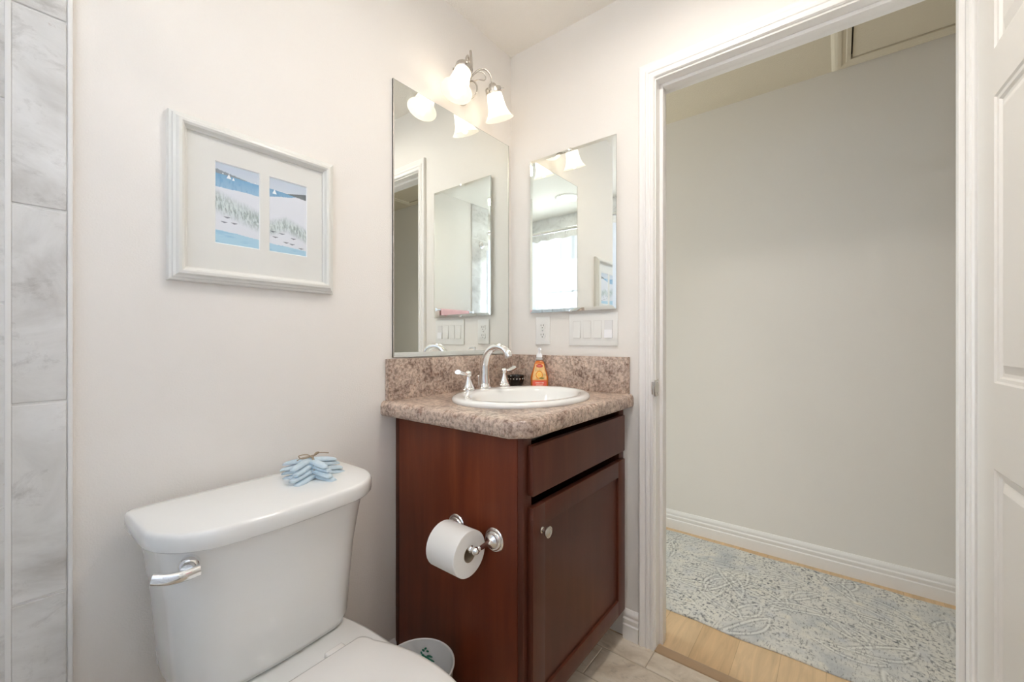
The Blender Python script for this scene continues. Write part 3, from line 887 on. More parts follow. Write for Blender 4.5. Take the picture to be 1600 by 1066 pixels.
lathe(bm, [(.0125, .1282), (.0128, .133), (.0120, .140), (.0085, .145), (.0055, .1475), (.0045, .150), (.0045, .156), (.0055, .157), (.0062, .165), (.0050, .168), (0, .1685)], None, 20)
tube(bm, [(0, 0, .163), (.002, -.012, .1645), (.003, -.023, .163), (.003, -.027, .158)], lambda t: .0042 - .001 * t, 10)
obj('pump', bm, M['plasticw'], sb, SM)

# ------------------------------------------------------------------ small black dish
vd = thing('votive_cup', 'small black ribbed cup with pale spots beside the orange soap', 'cup', (-.086, -.094, CTZ))
bm = bmesh.new(); n = 64
rings = []
for r, z in [(.024, 0), (.027, .004), (.031, .018), (.034, .034), (.036, .047), (.0372, .050), (.036, .0515), (.033, .050), (.030, .034), (.026, .012), (.012, .008)]:
    amp = .0010 if z > .004 and z < .045 and r > .0265 else 0
    rings.append([((r + amp * math.cos(16 * 2*PI*i/n)) * math.cos(2*PI*i/n), (r + amp * math.cos(16 * 2*PI*i/n)) * math.sin(2*PI*i/n), z) for i in range(n)])
loft(bm, rings); obj('cup_body', bm, M['blackglaze'], vd, SM)
bm = bmesh.new()
for i in range(16):
    a = 2*PI*i/16
    lathe(bm, [(.0026, 0), (.0026, .0008), (.0016, .0018), (0, .0021)], axis_m((.0352*math.cos(a), .0352*math.sin(a), .0375), (math.cos(a), math.sin(a), -.15)), 10)
obj('spots', bm, plain('pale_dots', (.62, .58, .52), .35), vd, SM)

# ------------------------------------------------------------------ mirrors
mr_ = thing('wall_mirror', 'large frameless mirror above the backsplash on the left wall', 'mirror', (-.333, 0, 1.05))
bm = bmesh.new(); bx(bm, -.309, .309, -.0055, -.0015, .0005, .935); obj('mirror_back', bm, M['mirroredge'], mr_)
bm = bmesh.new(); bx(bm, -.3075, .3075, -.0060, -.0054, .001, .9335); obj('mirror_glass', bm, M['mirror'], mr_)
bm = bmesh.new(); bx(bm, -.309, -.3055, -.0075, -.0015, .0005, .935, .0006)
M['edgemetal'] = plain('edge_metal', (.55, .53, .49), .35, metal=.8)
obj('edge_strip', bm, M['edgemetal'], mr_, SM)
bm = bmesh.new(); bx(bm, .3055, .309, -.0075, -.0015, .0005, .935, .0006)
obj('edge_strip', bm, M['edgemetal'], mr_, SM)
m = bpy.data.materials.new('bevel_glint'); m.use_nodes = True; nt = m.node_tree; M['bevelglint'] = m
nt.nodes.remove(nt.nodes['Principled BSDF'])
_d = N(nt, 'ShaderNodeBsdfDiffuse'); _d.inputs[0].default_value = (.80, .82, .79, 1); _t = N(nt, 'ShaderNodeBsdfTransparent')  # pale colour stands in for light reflected in the mirror's bottom bevel
_x = N(nt, 'ShaderNodeMixShader'); _x.inputs[0].default_value = .35
nt.links.new(_d.outputs[0], _x.inputs[1]); nt.links.new(_t.outputs[0], _x.inputs[2]); nt.links.new(_x.outputs[0], nt.nodes['Material Output'].inputs['Surface'])
bm = bmesh.new(); bx(bm, -.306, .306, -.0095, -.0063, .0005, .017, .0008); obj('bottom_bevel_glint', bm, M['bevelglint'], mr_, SM)

mc = thing('medicine_cabinet_mirror', 'small frameless mirror hung above the light switches beside the doorway', 'mirror', (0, -.3195, 1.556))
bm = bmesh.new()
hw, hh, bv = .1985, .3295, .013
# local: x = out of wall (negative), y, z
def mring(w, h, x_): return [(x_, -w, -h), (x_, w, -h), (x_, w, h), (x_, -w, h)]
loft(bm, [mring(hw, hh, -.0175), mring(hw - bv, hh - bv, -.0200)], cap0=False, cap1=True)
mg = obj('mirror_glass', bm, M['mirror'], mc)
bm = bmesh.new(); bx(bm, -.0174, -.0145, -hw, hw, -hh, hh); obj('glass_edge', bm, M['mirroredge'], mc)
bm = bmesh.new(); bx(bm, -.0144, -.0005, -hw + .006, hw - .006, -hh + .006, hh - .006, .001); obj('backing', bm, M['plastic'], mc, SM)
for yy, zz in ((0, hh), (-.0, -hh)):
    bm = bmesh.new(); bx(bm, -.0200, -.0120, yy - .008, yy + .008, zz - .006 if zz > 0 else zz - .002, zz + .002 if zz > 0 else zz + .006, .001); obj('clip', bm, M['chrome'], mc, SM)

# ------------------------------------------------------------------ outlet and switches
ou = thing('wall_outlet', 'white double power outlet under the small mirror', 'outlet', (0, -.1775, 1.150))
bm = bmesh.new(); bx(bm, -.006, -.0003, -.036, .036, -.0595, .0595, .002, 3); obj('cover_plate', bm, M['plastic'], ou, SM)
for zz in (.0195, -.0195):
    rc = bpy.data.objects.new('receptacle', None); link(rc, ou); rc.location = (0, 0, zz)
    bm = bmesh.new()
    olr = [(.0165 * math.cos(a), max(-.0135, min(.0135, .0175 * math.sin(a)))) for a in np.linspace(0, 2*PI, 28, endpoint=False)]
    loft(bm, [[(-.0061, u, v) for u, v in olr], [(-.0085, u, v) for u, v in olr]]); obj('socket_face', bm, M['plastic'], rc, SM)
    bm = bmesh.new()
    bx(bm, -.0089, -.0084, -.0072, -.0052, -.001, .0075); bx(bm, -.0089, -.0084, .0052, .0072, -.001, .0065)
    lathe(bm, [(.0024, 0), (.0024, .0005)], axis_m((-.0084, 0, -.0072), (-1, 0, 0)), 10)
    obj('slots', bm, M['dark'], rc)
bm = bmesh.new(); lathe(bm, [(.003, 0), (.003, .001), (0, .0014)], axis_m((-.006, 0, 0), (-1, 0, 0)), 12); obj('screw', bm, M['nickel'], ou, SM)

sw = thing('light_switch_plate', 'white wall plate with four rocker light switches beside the doorway', 'light switch', (0, -.4135, 1.151))
bm = bmesh.new(); bx(bm, -.006, -.0003, -.1055, .1055, -.064, .064, .002, 3); obj('cover_plate', bm, M['plastic'], sw, SM)
for k in range(4):
    yy = .069 - k * .0460
    bm = bmesh.new(); bx(bm, -.0063, -.0058, yy - .0172, yy + .0172, -.0345, .0345); obj('switch_surround', bm, plain('switch_gap', (.60, .58, .55), .5) if k == 0 else bpy.data.materials['switch_gap'], sw)
    bm = bmesh.new()
    up = -1 if k in (0, 2) else 1
    if k < 3:
        a, c = (.0066, .0105) if up < 0 else (.0085, .0068)
        prism(bm, [(-.006, -.0335), (-c, -.0335), (-.0075, 0), (-a, .0335), (-.006, .0335)], 'y', yy - .016, yy + .016)
        obj('rocker', bm, M['plastic'], sw)
    else:
        prism(bm, [(-.006, 0), (-.0072, 0), (-.0078, .0335), (-.006, .0335)], 'y', yy - .016, yy + .016)
        rk = obj('rocker', bm, plain('dull_plastic', (.74, .73, .72), .4), sw)
        bm = bmesh.new(); prism(bm, [(-.006, -.0335), (-.0125, -.0335), (-.0105, -.0005), (-.006, -.0005)], 'y', yy - .016, yy + .016)
        o = obj('rocker_lower_half', bm, M['plasticw'], sw); o['label'] = 'bright white raised lower half'

# ------------------------------------------------------------------ framed picture
pc = thing('framed_picture', 'white framed pair of beach watercolour prints above the toilet', 'picture', (-1.0455, 0, 1.431))
PW, PH = .1905, .1895
fp = [(0, 0), (0, -.010), (.0015, -.016), (.006, -.018), (.0075, -.022), (.012, -.0235), (.016, -.0285), (.022, -.0300), (.0265, -.0270), (.028, -.0220), (.030, -.0185), (.033, -.0165), (.033, -.008)]
bm = bmesh.new(); Vr = []
for sx, sz in ((-1, -1), (1, -1), (1, 1), (-1, 1)):
    Vr.append([bm.verts.new((sx * (PW - w), d, sz * (PH - w))) for w, d in fp])
for i in range(4):
    a, b_ = Vr[i], Vr[(i+1) % 4]
    for k in range(len(fp) - 1): bm.faces.new((a[k], a[k+1], b_[k+1], b_[k]))
obj('frame', bm, M['frame'], pc, math.radians(25))
# mat board with two windows (local coords)
w1 = (-1.148 + 1.0455, -1.0495 + 1.0455, 1.339 - 1.431, 1.535 - 1.431)
w2 = (-1.0285 + 1.0455, -.930 + 1.0455, 1.339 - 1.431, 1.535 - 1.431)
bm = bmesh.new()
XS = [-.161, w1[0], w1[1], w2[0], w2[1], .161]; ZS = [-.160, w1[2], w1[3], .160]
for i in range(5):
    for j in range(3):
        if j == 1 and i in (1, 3): continue
        bm.faces.new([bm.verts.new(p) for p in [(XS[i], -.0125, ZS[j]), (XS[i+1], -.0125, ZS[j]), (XS[i+1], -.0125, ZS[j+1]), (XS[i], -.0125, ZS[j+1])]])
bmesh.ops.remove_doubles(bm, verts=bm.verts[:], dist=1e-6)
obj('mat_board', bm, M['mat'], pc)
bm = bmesh.new()
for w in (w1, w2):
    e_ = .0022
    A = [(w[0], -.0125, w[2]), (w[1], -.0125, w[2]), (w[1], -.0125, w[3]), (w[0], -.0125, w[3])]
    B = [(w[0]+e_, -.0100, w[2]+e_), (w[1]-e_, -.0100, w[2]+e_), (w[1]-e_, -.0100, w[3]-e_), (w[0]+e_, -.0100, w[3]-e_)]
    for k in range(4):
        l = (k+1) % 4; bm.faces.new([bm.verts.new(p) for p in (A[k], A[l], B[l], B[k])])
obj('mat_bevel', bm, M['matcore'], pc)

def art(kind):
    def f(U, V_):
        C = np.zeros(U.shape + (3,)); n1_ = vnoise(U, V_, 4, 6, 11 + kind, 5); n2_ = vnoise(U, V_, 26, 14, 21 + kind, 3); n3_ = vnoise(U, V_, 60, 18, 31 + kind, 2)
        def put(mask, col, a=1.0):
            m_ = (mask * a)[..., None]; C[:] = C * (1 - m_) + lin(*col) * m_
        sm = lambda x_: np.clip(x_, 0, 1)
        put(np.ones_like(U), (226, 228, 236))
        sky = V_ > .84; put(sky * 1.0, (206, 214, 226)); put(sm((V_ - .84) * 6), (188, 200, 218), .7)
        hor = .865 - .02 * U if kind == 0 else .845 - .03 * U
        low = .70 if kind == 0 else .735
        sea = (V_ < hor) & (V_ > low + .03 * (n1_ - .5) - (.0 if kind == 0 else -.10) * U)
        put(sea * 1.0, (120, 168, 205)); put(sea * sm((hor - V_) * 5), (168, 200, 222), .8)
        put(sea * sm((n2_ - .5) * 4), (98, 150, 196), .5)
        if kind == 0:
            land = (V_ > hor) & (V_ < hor + .045 * (1 - U * 1.5) + .015 * n3_) & (U < .75); put(land * 1.0, (120, 130, 138), .85)
            for (bx_, by, s) in ((.30, .825, .055), (.40, .815, .035), (.17, .865, .018), (.90, .85, .018)):
                tri = (V_ > by) & (V_ < by + s * 1.1) & (abs(U - bx_) < (by + s * 1.1 - V_) * .9); put(tri * 1.0, (246, 248, 252))
        else:
            hl = (V_ < .885 - (1 - U) * .10) & (V_ > .80 - .0 * U + .05 * (1 - U)) & (U > .36); put(hl * 1.0, (104, 112, 118), .95)
            tri = (V_ > .785) & (V_ < .845) & (abs(U - .14) < (.85 - V_) * .9); put(tri * 1.0, (244, 248, 252))
        # dune grass
        cen = .52 - .16 * U if kind == 0 else .40 - .20 * np.abs(U - .45)
        gr = np.exp(-((V_ - cen) / (.13 if kind == 0 else .10))**2)
        gs = vnoise(U * .8 + .25 * V_, V_, 54, 24, 77 + kind, 3)
        put(sm(gr * 1.3 - .25), (190, 204, 206), .8); put(sm((gs - .47) * 9) * sm(gr * 1.5 - .3), (158, 170, 168), .7)
        put(sm((n2_ - .56) * 8) * sm(gr * 1.5 - .5), (128, 140, 142), .6)
        put(sm((.47 - gs) * 8) * sm(gr * 1.4 - .4), (222, 230, 228), .7)
        # shore water
        s0 = .16 - .05 * U if kind == 0 else .10 - .03 * U
        wv = (V_ < s0 + .02 * n1_); put(wv * 1.0, (176, 212, 232)); put(wv * sm((vnoise(U, V_, 3, 40, 3, 2) - .5) * 6), (152, 196, 224), .7)
        birds = ((.26, .335), (.20, .27), (.42, .275)) if kind == 0 else ((.10, .27), (.33, .26), (.16, .20), (.64, .22), (.44, .15), (.60, .14), (.85, .10))
        for bu, bv_ in birds:
            w_ = .075; d = abs(V_ - (bv_ + .10 * np.abs(U - bu) * np.sign(.5 - 0))) < .0085 * (1.25 - np.abs(U - bu) / w_); put((d & (abs(U - bu) < w_)) * 1.0, (96, 102, 116), .85)
        return C[..., 0], C[..., 1], C[..., 2]
    return f
for k, w in enumerate((w1, w2)):
    o = painted_grid('print', M['print'], pc, 110, 200, lambda U, V_, w=w: (w[0] + .001 + U * (w[1] - w[0] - .002), U * 0 - .0098, w[2] + .001 + V_ * (w[3] - w[2] - .002)), art(k))
    o['label'] = ('watercolour of sailboats, sea and dune grass', 'watercolour of a dark headland, dunes and gulls')[k]
bm = bmesh.new(); bm.faces.new([bm.verts.new(p) for p in [(-.158, -.0145, -.157), (.158, -.0145, -.157), (.158, -.0145, .157), (-.158, -.0145, .157)]]); obj('picture_glass', bm, M['glass'], pc)
bm = bmesh.new(); bx(bm, -.163, .163, -.0090, -.0015, -.162, .162); obj('backing_board', bm, M['cardboard'], pc)

# ------------------------------------------------------------------ vanity light
vl = thing('vanity_light', 'two-shade brushed nickel wall light with frosted bell shades above the mirror', 'wall light', (-.322, 0, 2.10))
bm = bmesh.new()
n = 40
def plate_ring(s, y_): return [(s * .045 * math.cos(2*PI*i/n), y_, s * .062 * math.sin(2*PI*i/n)) for i in range(n)]
loft(bm, [plate_ring(1, -.0005), plate_ring(1, -.006), plate_ring(.93, -.012), plate_ring(.80, -.014), plate_ring(.74, -.019), plate_ring(.30, -.024)])
obj('backplate', bm, M['nickel'], vl, SM)
bm = bmesh.new(); tube(bm, [(0, -.02, .0), (0, -.045, .012), (-.001, -.060, .045), (-.002, -.060, .095), (-.001, -.056, .128)], lambda t: .0042 + .001 * t, 12)
obj('finial', bm, M['nickel'], vl, SM)
bm = bmesh.new(); tube(bm, [(0, -.022, .010), (.010, -.055, .018), (.014, -.075, -.006), (.010, -.075, -.040), (0, -.045, -.058), (-.008, -.02, -.062)], .0032, 10)
obj('lower_scroll', bm, M['nickel'], vl, SM)
SH = []
for s in (-1, 1):
    bm = bmesh.new()
    tube(bm, [(0, -.020, .012), (s*.012, -.050, .040), (s*.030, -.075, .064), (s*.052, -.092, .066), (s*.069, -.100, .046), (s*.074, -.101, .018)], .0038, 12)
    ar = obj('arm', bm, M['nickel'], vl, SM)
    bm = bmesh.new()
    tube(bm, [(s*.010, -.045, .036), (s*.026, -.070, .056), (s*.044, -.084, .054), (s*.052, -.088, .038), (s*.044, -.084, .026), (s*.028, -.072, .026), (s*.016, -.058, .018)], .0024, 8)
    obj('scroll', bm, M['nickel'], ar, SM)
    tilt = math.radians(21)
    dirv = Vector((s * math.sin(tilt), 0, -math.cos(tilt)))
    org = Vector((s*.074, -.101, .020))
    Mx = axis_m(org, dirv)
    bm = bmesh.new(); lathe(bm, [(.004, -.004), (.010, -.002), (.015, .004), (.017, .011), (.024, .013), (.0315, .015), (.0325, .017), (.0325, .034), (.0305, .036), (.026, .036), (.024, .02)], Mx, 32, True, False)
    cp = obj('shade_holder', bm, M['nickel'], vl, SM)
    for k in range(3):
        a = 2*PI*k/3 + .5
        p = Mx @ Vector((.0325*math.cos(a), .0325*math.sin(a), .027)); q = Mx @ Vector((.042*math.cos(a), .042*math.sin(a), .027))
        bm = bmesh.new(); lathe(bm, [(.0028, 0), (.0028, .005), (.0045, .006), (.0045, .009), (0, .010)], axis_m(p, q - p), 10); obj('thumb_screw', bm, M['nickel'], cp, SM)
    bm = bmesh.new()
    po = [(.026, .030), (.0300, .040), (.0320, .055), (.0340, .075), (.0370, .092), (.0430, .108), (.0510, .121), (.0580, .129)]
    pi_ = [(.0555, .1288), (.0490, .1195), (.0410, .106), (.0350, .091), (.0320, .075), (.0300, .055), (.0280, .040), (.024, .031)]
    lathe(bm, po + pi_, Mx, 40, False, False)
    o = obj('glass_shade', bm, M['shade'], vl, SM); o['label'] = 'frosted white glass bell shade, lit'
    bm = bmesh.new(); lathe(bm, [(.010, .030), (.012, .045), (.021, .068), (.024, .082), (.021, .095), (.012, .104), (0, .107)], Mx, 24)
    M.setdefault('bulb', shade_mat('bulb_glass', (1.0, .9, .75), 3.0))
    obj('bulb', bm, M['bulb'], vl, SM)
    pl = bpy.data.lights.new('bulb_light', 'POINT'); pl.energy = BULB; pl.color = WARM; pl.shadow_soft_size = .012
    lo = bpy.data.objects.new('bulb_light', pl); link(lo, vl); lo.location = Mx @ Vector((0, 0, .116))

# ------------------------------------------------------------------ shower ceiling lamp
rl = thing('ceiling_lamp', 'round lit recessed ceiling lamp over the shower, seen only in the mirrors', 'ceiling light', (-1.80, -.76, ZC))
bm = bmesh.new(); lathe(bm, [(.112, -.0005), (.112, -.006), (.100, -.012), (.092, -.010), (.090, -.002)], None, 40, False, False); obj('lamp_ring', bm, M['trim'], rl, SM)
bm = bmesh.new(); lathe(bm, [(.091, -.003), (.088, -.006), (.070, -.008), (.040, -.009), (0, -.0095)], None, 40, False, True); obj('lamp_lens', bm, M['lens'], rl, SM)
disk('shower_lamp_light', rl, -.0125, .17, SHOWER_LAMP, (1.0, .95, .88))

rl = thing('ceiling_lamp', 'added round white domed fill lamp on the ceiling, out of view', 'ceiling light', (-.62, -.86, ZC))  # added fill lamp, unseen, lights the walls more evenly
bm = bmesh.new(); lathe(bm, [(.150, -.0005), (.150, -.014), (.140, -.020), (.132, -.020)], None, 40, False, False); obj('lamp_ring', bm, M['trim'], rl, SM)
bm = bmesh.new(); lathe(bm, [(.133, -.018), (.128, -.034), (.105, -.055), (.060, -.070), (0, -.075)], None, 40, False, True); obj('lamp_lens', bm, M['lens'], rl, SM)
disk('added_fill_lamp_light', rl, -.077, .24, ADDED_FILL_LAMP, (1.0, .94, .86))

# ------------------------------------------------------------------ toilet
to = thing('toilet', 'white two-piece toilet with chrome flush lever below the framed picture', 'toilet', (-1.083, 0, 0))
to.rotation_euler = (0, 0, .03)
def tank_ring(hw, yb, yf, z, rf, rb, bow=.006, n=8, nf=14):
    out = []
    # back right -> back left -> front left -> front right (counter-clockwise seen from above: start back right)
    def arc(cx, cy, r, a0, a1, k):
        for i in range(k + 1):
            a = a0 + (a1 - a0) * i / k
            out.append((cx + r * math.cos(a), cy + r * math.sin(a), z))
    arc(hw - rb, yb - rb, rb, 0, PI/2, n)
    arc(-hw + rb, yb - rb, rb, PI/2, PI, n)
    arc(-hw + rf, yf + rf, rf, PI, 3*PI/2, n)
    for i in range(1, nf):
        t = i / nf; xx = -hw + rf + (2*hw - 2*rf) * t
        out.append((xx, yf - bow * math.sin(PI * t), z))
    arc(hw - rf, yf + rf, rf, 3*PI/2, 2*PI, n)
    return out
bm = bmesh.new()
loft(bm, [tank_ring(.158, -.035, -.195, .400, .060, .02), tank_ring(.176, -.030, -.216, .406, .070, .02), tank_ring(.181, -.028, -.224, .425, .076, .02),
          tank_ring(.185, -.027, -.233, .50, .085, .02), tank_ring(.193, -.026, -.245, .60, .095, .02), tank_ring(.205, -.026, -.258, .68, .105, .02), tank_ring(.213, -.026, -.268, .724, .113, .02)])
obj('tank', bm, M['porcelain'], to, math.radians(60))
bm = bmesh.new()
loft(bm, [tank_ring(.222, -.026, -.277, .7245, .115, .02), tank_ring(.2285, -.024, -.2835, .7258, .120, .02), tank_ring(.2305, -.024, -.2855, .729, .120, .02), tank_ring(.231, -.024, -.286, .751, .121, .02),
          tank_ring(.2300, -.024, -.2850, .7565, .121, .02), tank_ring(.2275, -.026, -.2825, .7600, .120, .02), tank_ring(.2225, -.031, -.2775, .7616, .117, .02)])
obj('tank_lid', bm, M['porcelain'], to, math.radians(60))
# flush lever, on the front left of the tank
fl = bpy.data.objects.new('flush_lever', None); link(fl, to); fl.location = (-.178, -.240, .698)
bm = bmesh.new(); lathe(bm, [(.0155, -.010), (.0165, .006), (.0150, .010), (.011, .013), (.010, .024), (0, .025)], axis_m((0, 0, 0), (-.42, -.9, 0)), 24); obj('lever_hub', bm, M['chrome'], fl, SM)
bm = bmesh.new()
tube(bm, [(.008, -.024, -.006), (-.012, -.024, -.0065), (-.034, -.018, -.006), (-.054, -.005, -.002)], lambda t: .0100 - .0006 * t, 16, 8, flat=(1.05, .75))
obj('lever_arm', bm, M['chrome'], fl, SM)
# bowl
def bowl_ring(hw, yb, yf, z, n=56):
    out = []
    yc = yb - (yb - yf) * .52
    for i in range(n):
        a = 2*PI*i/n
        c, s = math.cos(a), math.sin(a)
        if s >= 0:
            k = .62
            x_ = hw * (abs(c)**.75) * (1 if c >= 0 else -1); y_ = yc + (yb - yc) * (s**k)
        else:
            x_ = hw * (abs(c)**.95) * (1 if c >= 0 else -1); y_ = yc - (yc - yf) * (abs(s)**1.0)
        out.append((x_, y_, z))
    return out
bm = bmesh.new()
loft(bm, [bowl_ring(.115, -.14, -.62, 0), bowl_ring(.112, -.14, -.61, .03), bowl_ring(.098, -.15, -.56, .10), bowl_ring(.105, -.13, -.58, .18), bowl_ring(.140, -.08, -.66, .27), bowl_ring(.172, -.04, -.735, .35), bowl_ring(.180, -.030, -.755, .385), bowl_ring(.178, -.032, -.752, .396), bowl_ring(.170, -.04, -.745, .3995)])
obj('bowl', bm, M['porcelain'], to, math.radians(60))
def seat_ring(hw, yb, yf, z, n=64, rc=.035):
    out = []; yc = yb - .20
    # front ellipse
    for i in range(n + 1):
        a = PI + PI * i / n
        out.append((hw * math.cos(a), yc + (yc - yf) * math.sin(a), z))
    wb_ = hw * .80
    # right side up to rounded back corner
    for i in range(1, 7):
        t = i / 7; out.append((hw - (hw - wb_) * (t**2.2), yc + (yb - rc - yc) * t, z))
    for i in range(7):
        a = PI/2 * i / 6; out.append((wb_ - rc * .55 + rc * .55 * math.cos(a), yb - rc + rc * math.sin(a), z))
    for i in range(6, -1, -1):
        a = PI/2 * i / 6; out.append((-(wb_ - rc * .55 + rc * .55 * math.cos(a)), yb - rc + rc * math.sin(a), z))
    for i in range(6, 0, -1):
        t = i / 7; out.append((-(hw - (hw - wb_) * (t**2.2)), yc + (yb - rc - yc) * t, z))
    return out
bm = bmesh.new()
loft(bm, [seat_ring(.165, -.318, -.757, .4010), seat_ring(.169, -.315, -.761, .404), seat_ring(.169, -.315, -.761, .411), seat_ring(.166, -.318, -.758, .4135)])
obj('seat', bm, M['seat'], to, math.radians(50))
bm = bmesh.new()
loft(bm, [seat_ring(.166, -.316, -.759, .4145), seat_ring(.170, -.312, -.763, .416), seat_ring(.171, -.311, -.764, .421), seat_ring(.169, -.313, -.762, .4255), seat_ring(.161, -.320, -.754, .4285), seat_ring(.11, -.38, -.69, .4300)])
obj('seat_lid', bm, M['seat'], to, math.radians(50))
for s in (-1, 1):
    bm = bmesh.new(); bx(bm, s*.075 - .022, s*.075 + .022, -.312, -.282, .3998, .416, .006, 3); obj('hinge', bm, M['seat'], to, SM)
# slim chrome supply hose at the back is hidden; nothing built

# ------------------------------------------------------------------ bundle of starfish on the tank
sf = thing('starfish_bundle', 'stack of pale blue starfish tied with twine on the toilet tank lid', 'ornament', (-.972, -.128, .7618))
def star_bm(R, th, rot, ztilt, seed):
    bm = bmesh.new(); rng = random.Random(seed)
    rings_top = []
    na = 5; k = 12
    lays = [(1.0, 0.30), (.96, .75), (.70, .97), (.35, 1.0)]
    cen = bm.verts.new((0, 0, th * 1.15)); cenb = bm.verts.new((0, 0, 0))
    n = na * k
    jit = [rng.uniform(.93, 1.05) for _ in range(na)]
    def rad(i):
        a = (i % k) / k; d = min(a, 1 - a) * 2   # 0 at tip, 1 at valley
        w = .27
        # straight finger-like arm: width w*R ; polar radius of a capsule arm
        ang = min(a, 1 - a) * 2 * PI / 5
        r_side = w * .5 / max(math.sin(ang), .02)
        return min(1.0, r_side * 1.15) if ang > .02 else 1.0
    ringz = []
    for sc_, zz in ((1.0, .18), (1.03, .5), (.93, .86), (.60, 1.04), (.30, 1.12)):
        rg = []
        for i in range(n):
            arm = (i // k) if (i % k) <= k / 2 else (i // k + 1) % na
            r = R * rad(i) * (jit[arm] if rad(i) > .5 else 1)
            a = rot + 2*PI*i/n
            # cross-arm scaling: pull towards arm axis rather than centre
            ax_a = rot + 2*PI*arm/na
            al = r * math.cos(a - ax_a); ac = r * math.sin(a - ax_a)
            al2 = al * (1 - (1 - sc_) * (.10 if rad(i) > .5 else .4)); ac2 = ac * sc_
            x_ = al2 * math.cos(ax_a) - ac2 * math.sin(ax_a); y_ = al2 * math.sin(ax_a) + ac2 * math.cos(ax_a)
            droop = -.20 * th * (al2 / R)**2 * 2
            taper = 1 - .45 * max(0, al2 / R)**2
            rg.append((x_, y_, th * zz * taper + droop * ztilt))
        ringz.append(rg)
    Rr = loft(bm, ringz, cap0=False, cap1=False)
    for i in range(n):
        j = (i+1) % n
        bm.faces.new((Rr[-1][i], Rr[-1][j], cen)); bm.faces.new((Rr[0][j], Rr[0][i], cenb))
    return bm
az0 = math.radians(64)
for k, (R, dx, dy, dr_, zz) in enumerate([(.074, .004, -.006, .02, .0), (.072, .001, -.002, -.05, .0115), (.068, -.002, .002, .06, .0230), (.064, -.004, .005, -.03, .0345)]):
    o = obj('starfish', star_bm(R, .0115, az0 + dr_, 1.0, k), M['star'], sf, math.radians(70)); o.location = (dx, dy, zz)
bm = bmesh.new()
for off in (-.0015, .0015):
    tube(bm, [(-.004 + off, -.020, -.000), (-.005 + off, -.021, .02), (-.004 + off, -.014, .046), (-.002 + off, 0, .0505), (0 + off, .012, .046), (.002 + off, .02, .02), (.002 + off, .018, .001)], .0012, 8, 6)
obj('twine_wrap', bm, M['twine'], sf, SM)
bm = bmesh.new()
tube(bm, [(0, 0, .050), (-.012, .006, .057), (-.028, .012, .056), (-.026, .004, .050), (-.008, 0, .0505)], .0014, 8, 6)
tube(bm, [(0, 0, .050), (.012, .004, .058), (.022, .010, .055), (.012, .010, .050), (0, 0, .0505)], .0014, 8, 6)
tube(bm, [(0, 0, .050), (.018, .014, .053), (.040, .022, .049), (.058, .030, .043)], .0011, 8, 6)
tube(bm, [(0, 0, .050), (-.010, -.004, .054), (-.022, .004, .052), (-.034, .010, .046)], .0011, 8, 6)
lathe(bm, [(.0, -.003), (.003, -.002), (.004, .001), (.003, .004), (0, .005)], Matrix.Translation((0, 0, .0505)), 10)
obj('twine_bow', bm, M['twine'], sf, SM)

# ------------------------------------------------------------------ toilet paper holder and roll
tp = thing('toilet_paper_holder', 'chrome double-post toilet paper holder on the cherry cabinet side', 'toilet paper holder', (-.6335, -.375, .570))
def post(y_):
    bm = bmesh.new(); lathe(bm, [(.0315, 0), (.0320, .0035), (.0300, .0060), (.0270, .0062), (.0262, .0095), (.0240, .0120), (.0205, .0122), (.0195, .016), (.0150, .019), (.0105, .024), (.0075, .030), (.0068, .040), (.0065, .062), (.0080, .066), (.0065, .069)], axis_m((0, y_, 0), (-1, 0, 0)), 32)
    return bm
ends = []
for y_, s in ((-.072, -1), (.073, 1)):
    p = obj('post', post(y_), M['chrome'], tp, SM)
    bm = bmesh.new(); lathe(bm, [(.0, -.011), (.006, -.0095), (.0102, -.004), (.0108, 0), (.0102, .004), (.0070, .0085), (.0072, .0105), (.0095, .013), (.0095, .018)], axis_m((-.078, y_ , 0), (0, -s, 0)), 24)
    obj('post_ball', bm, M['chrome'], p, SM)
bm = bmesh.new(); lathe(bm, [(.0075, 0), (.0075, .100)], axis_m((-.078, -.050, 0), (0, 1, 0)), 20); obj('roller', bm, M['chrome'], tp, SM)
ro = thing('toilet_paper_roll', 'white toilet paper roll hanging on the chrome holder', 'toilet paper', (-.7100, -.375, .5545))
bm = bmesh.new()
Mx = axis_m((0, -.052, 0), (0, 1, 0))
lathe(bm, [(.0215, .0), (.0575, .0), (.0590, .0012), (.0590, .1025), (.0575, .104), (.0215, .104)], Mx, 56, False, False)
obj('tissue', bm, M['paper'], ro, SM)
bm = bmesh.new(); lathe(bm, [(.0215, .0003), (.0198, .0003), (.0198, .1037), (.0215, .1037)], Mx, 40, False, False); obj('core', bm, M['cardboard'], ro, SM)

# ------------------------------------------------------------------ waste bin
wb_ = thing('waste_bin', 'small white plastic waste bin on the floor between toilet and cabinet', 'waste bin', (-.770, -.290, -.0))
bm = bmesh.new()
lathe(bm, [(.072, 0), (.075, .004), (.096, .230), (.0975, .233), (.0995, .236), (.0995, .240), (.0970, .242), (.0945, .240), (.0935, .234), (.0725, .008), (.0, .006)], None, 56)
obj('bin_body', bm, M['bin'], wb_, SM)
bm = bmesh.new()
def onwall(th_, z_):   # inner wall point
    r = .0722 + (z_ - .008) / .236 * .0213
    return Vector((r * math.cos(th_), r * math.sin(th_), z_))
def blob(th_, z_, rt, rz, rot=0, n=10):
    P = []
    for i in range(n):
        a = 2*PI*i/n; u = rt * math.cos(a); v = rz * math.sin(a)
        uu = u * math.cos(rot) - v * math.sin(rot); vv = u * math.sin(rot) + v * math.cos(rot)
        p = onwall(th_ + uu / .09, z_ + vv); q = Vector((p.x, p.y, 0)).normalized(); P.append(p - q * .0009)
    loft(bm, [P, [p - Vector((p.x, p.y, 0)).normalized() * .0006 for p in P]])
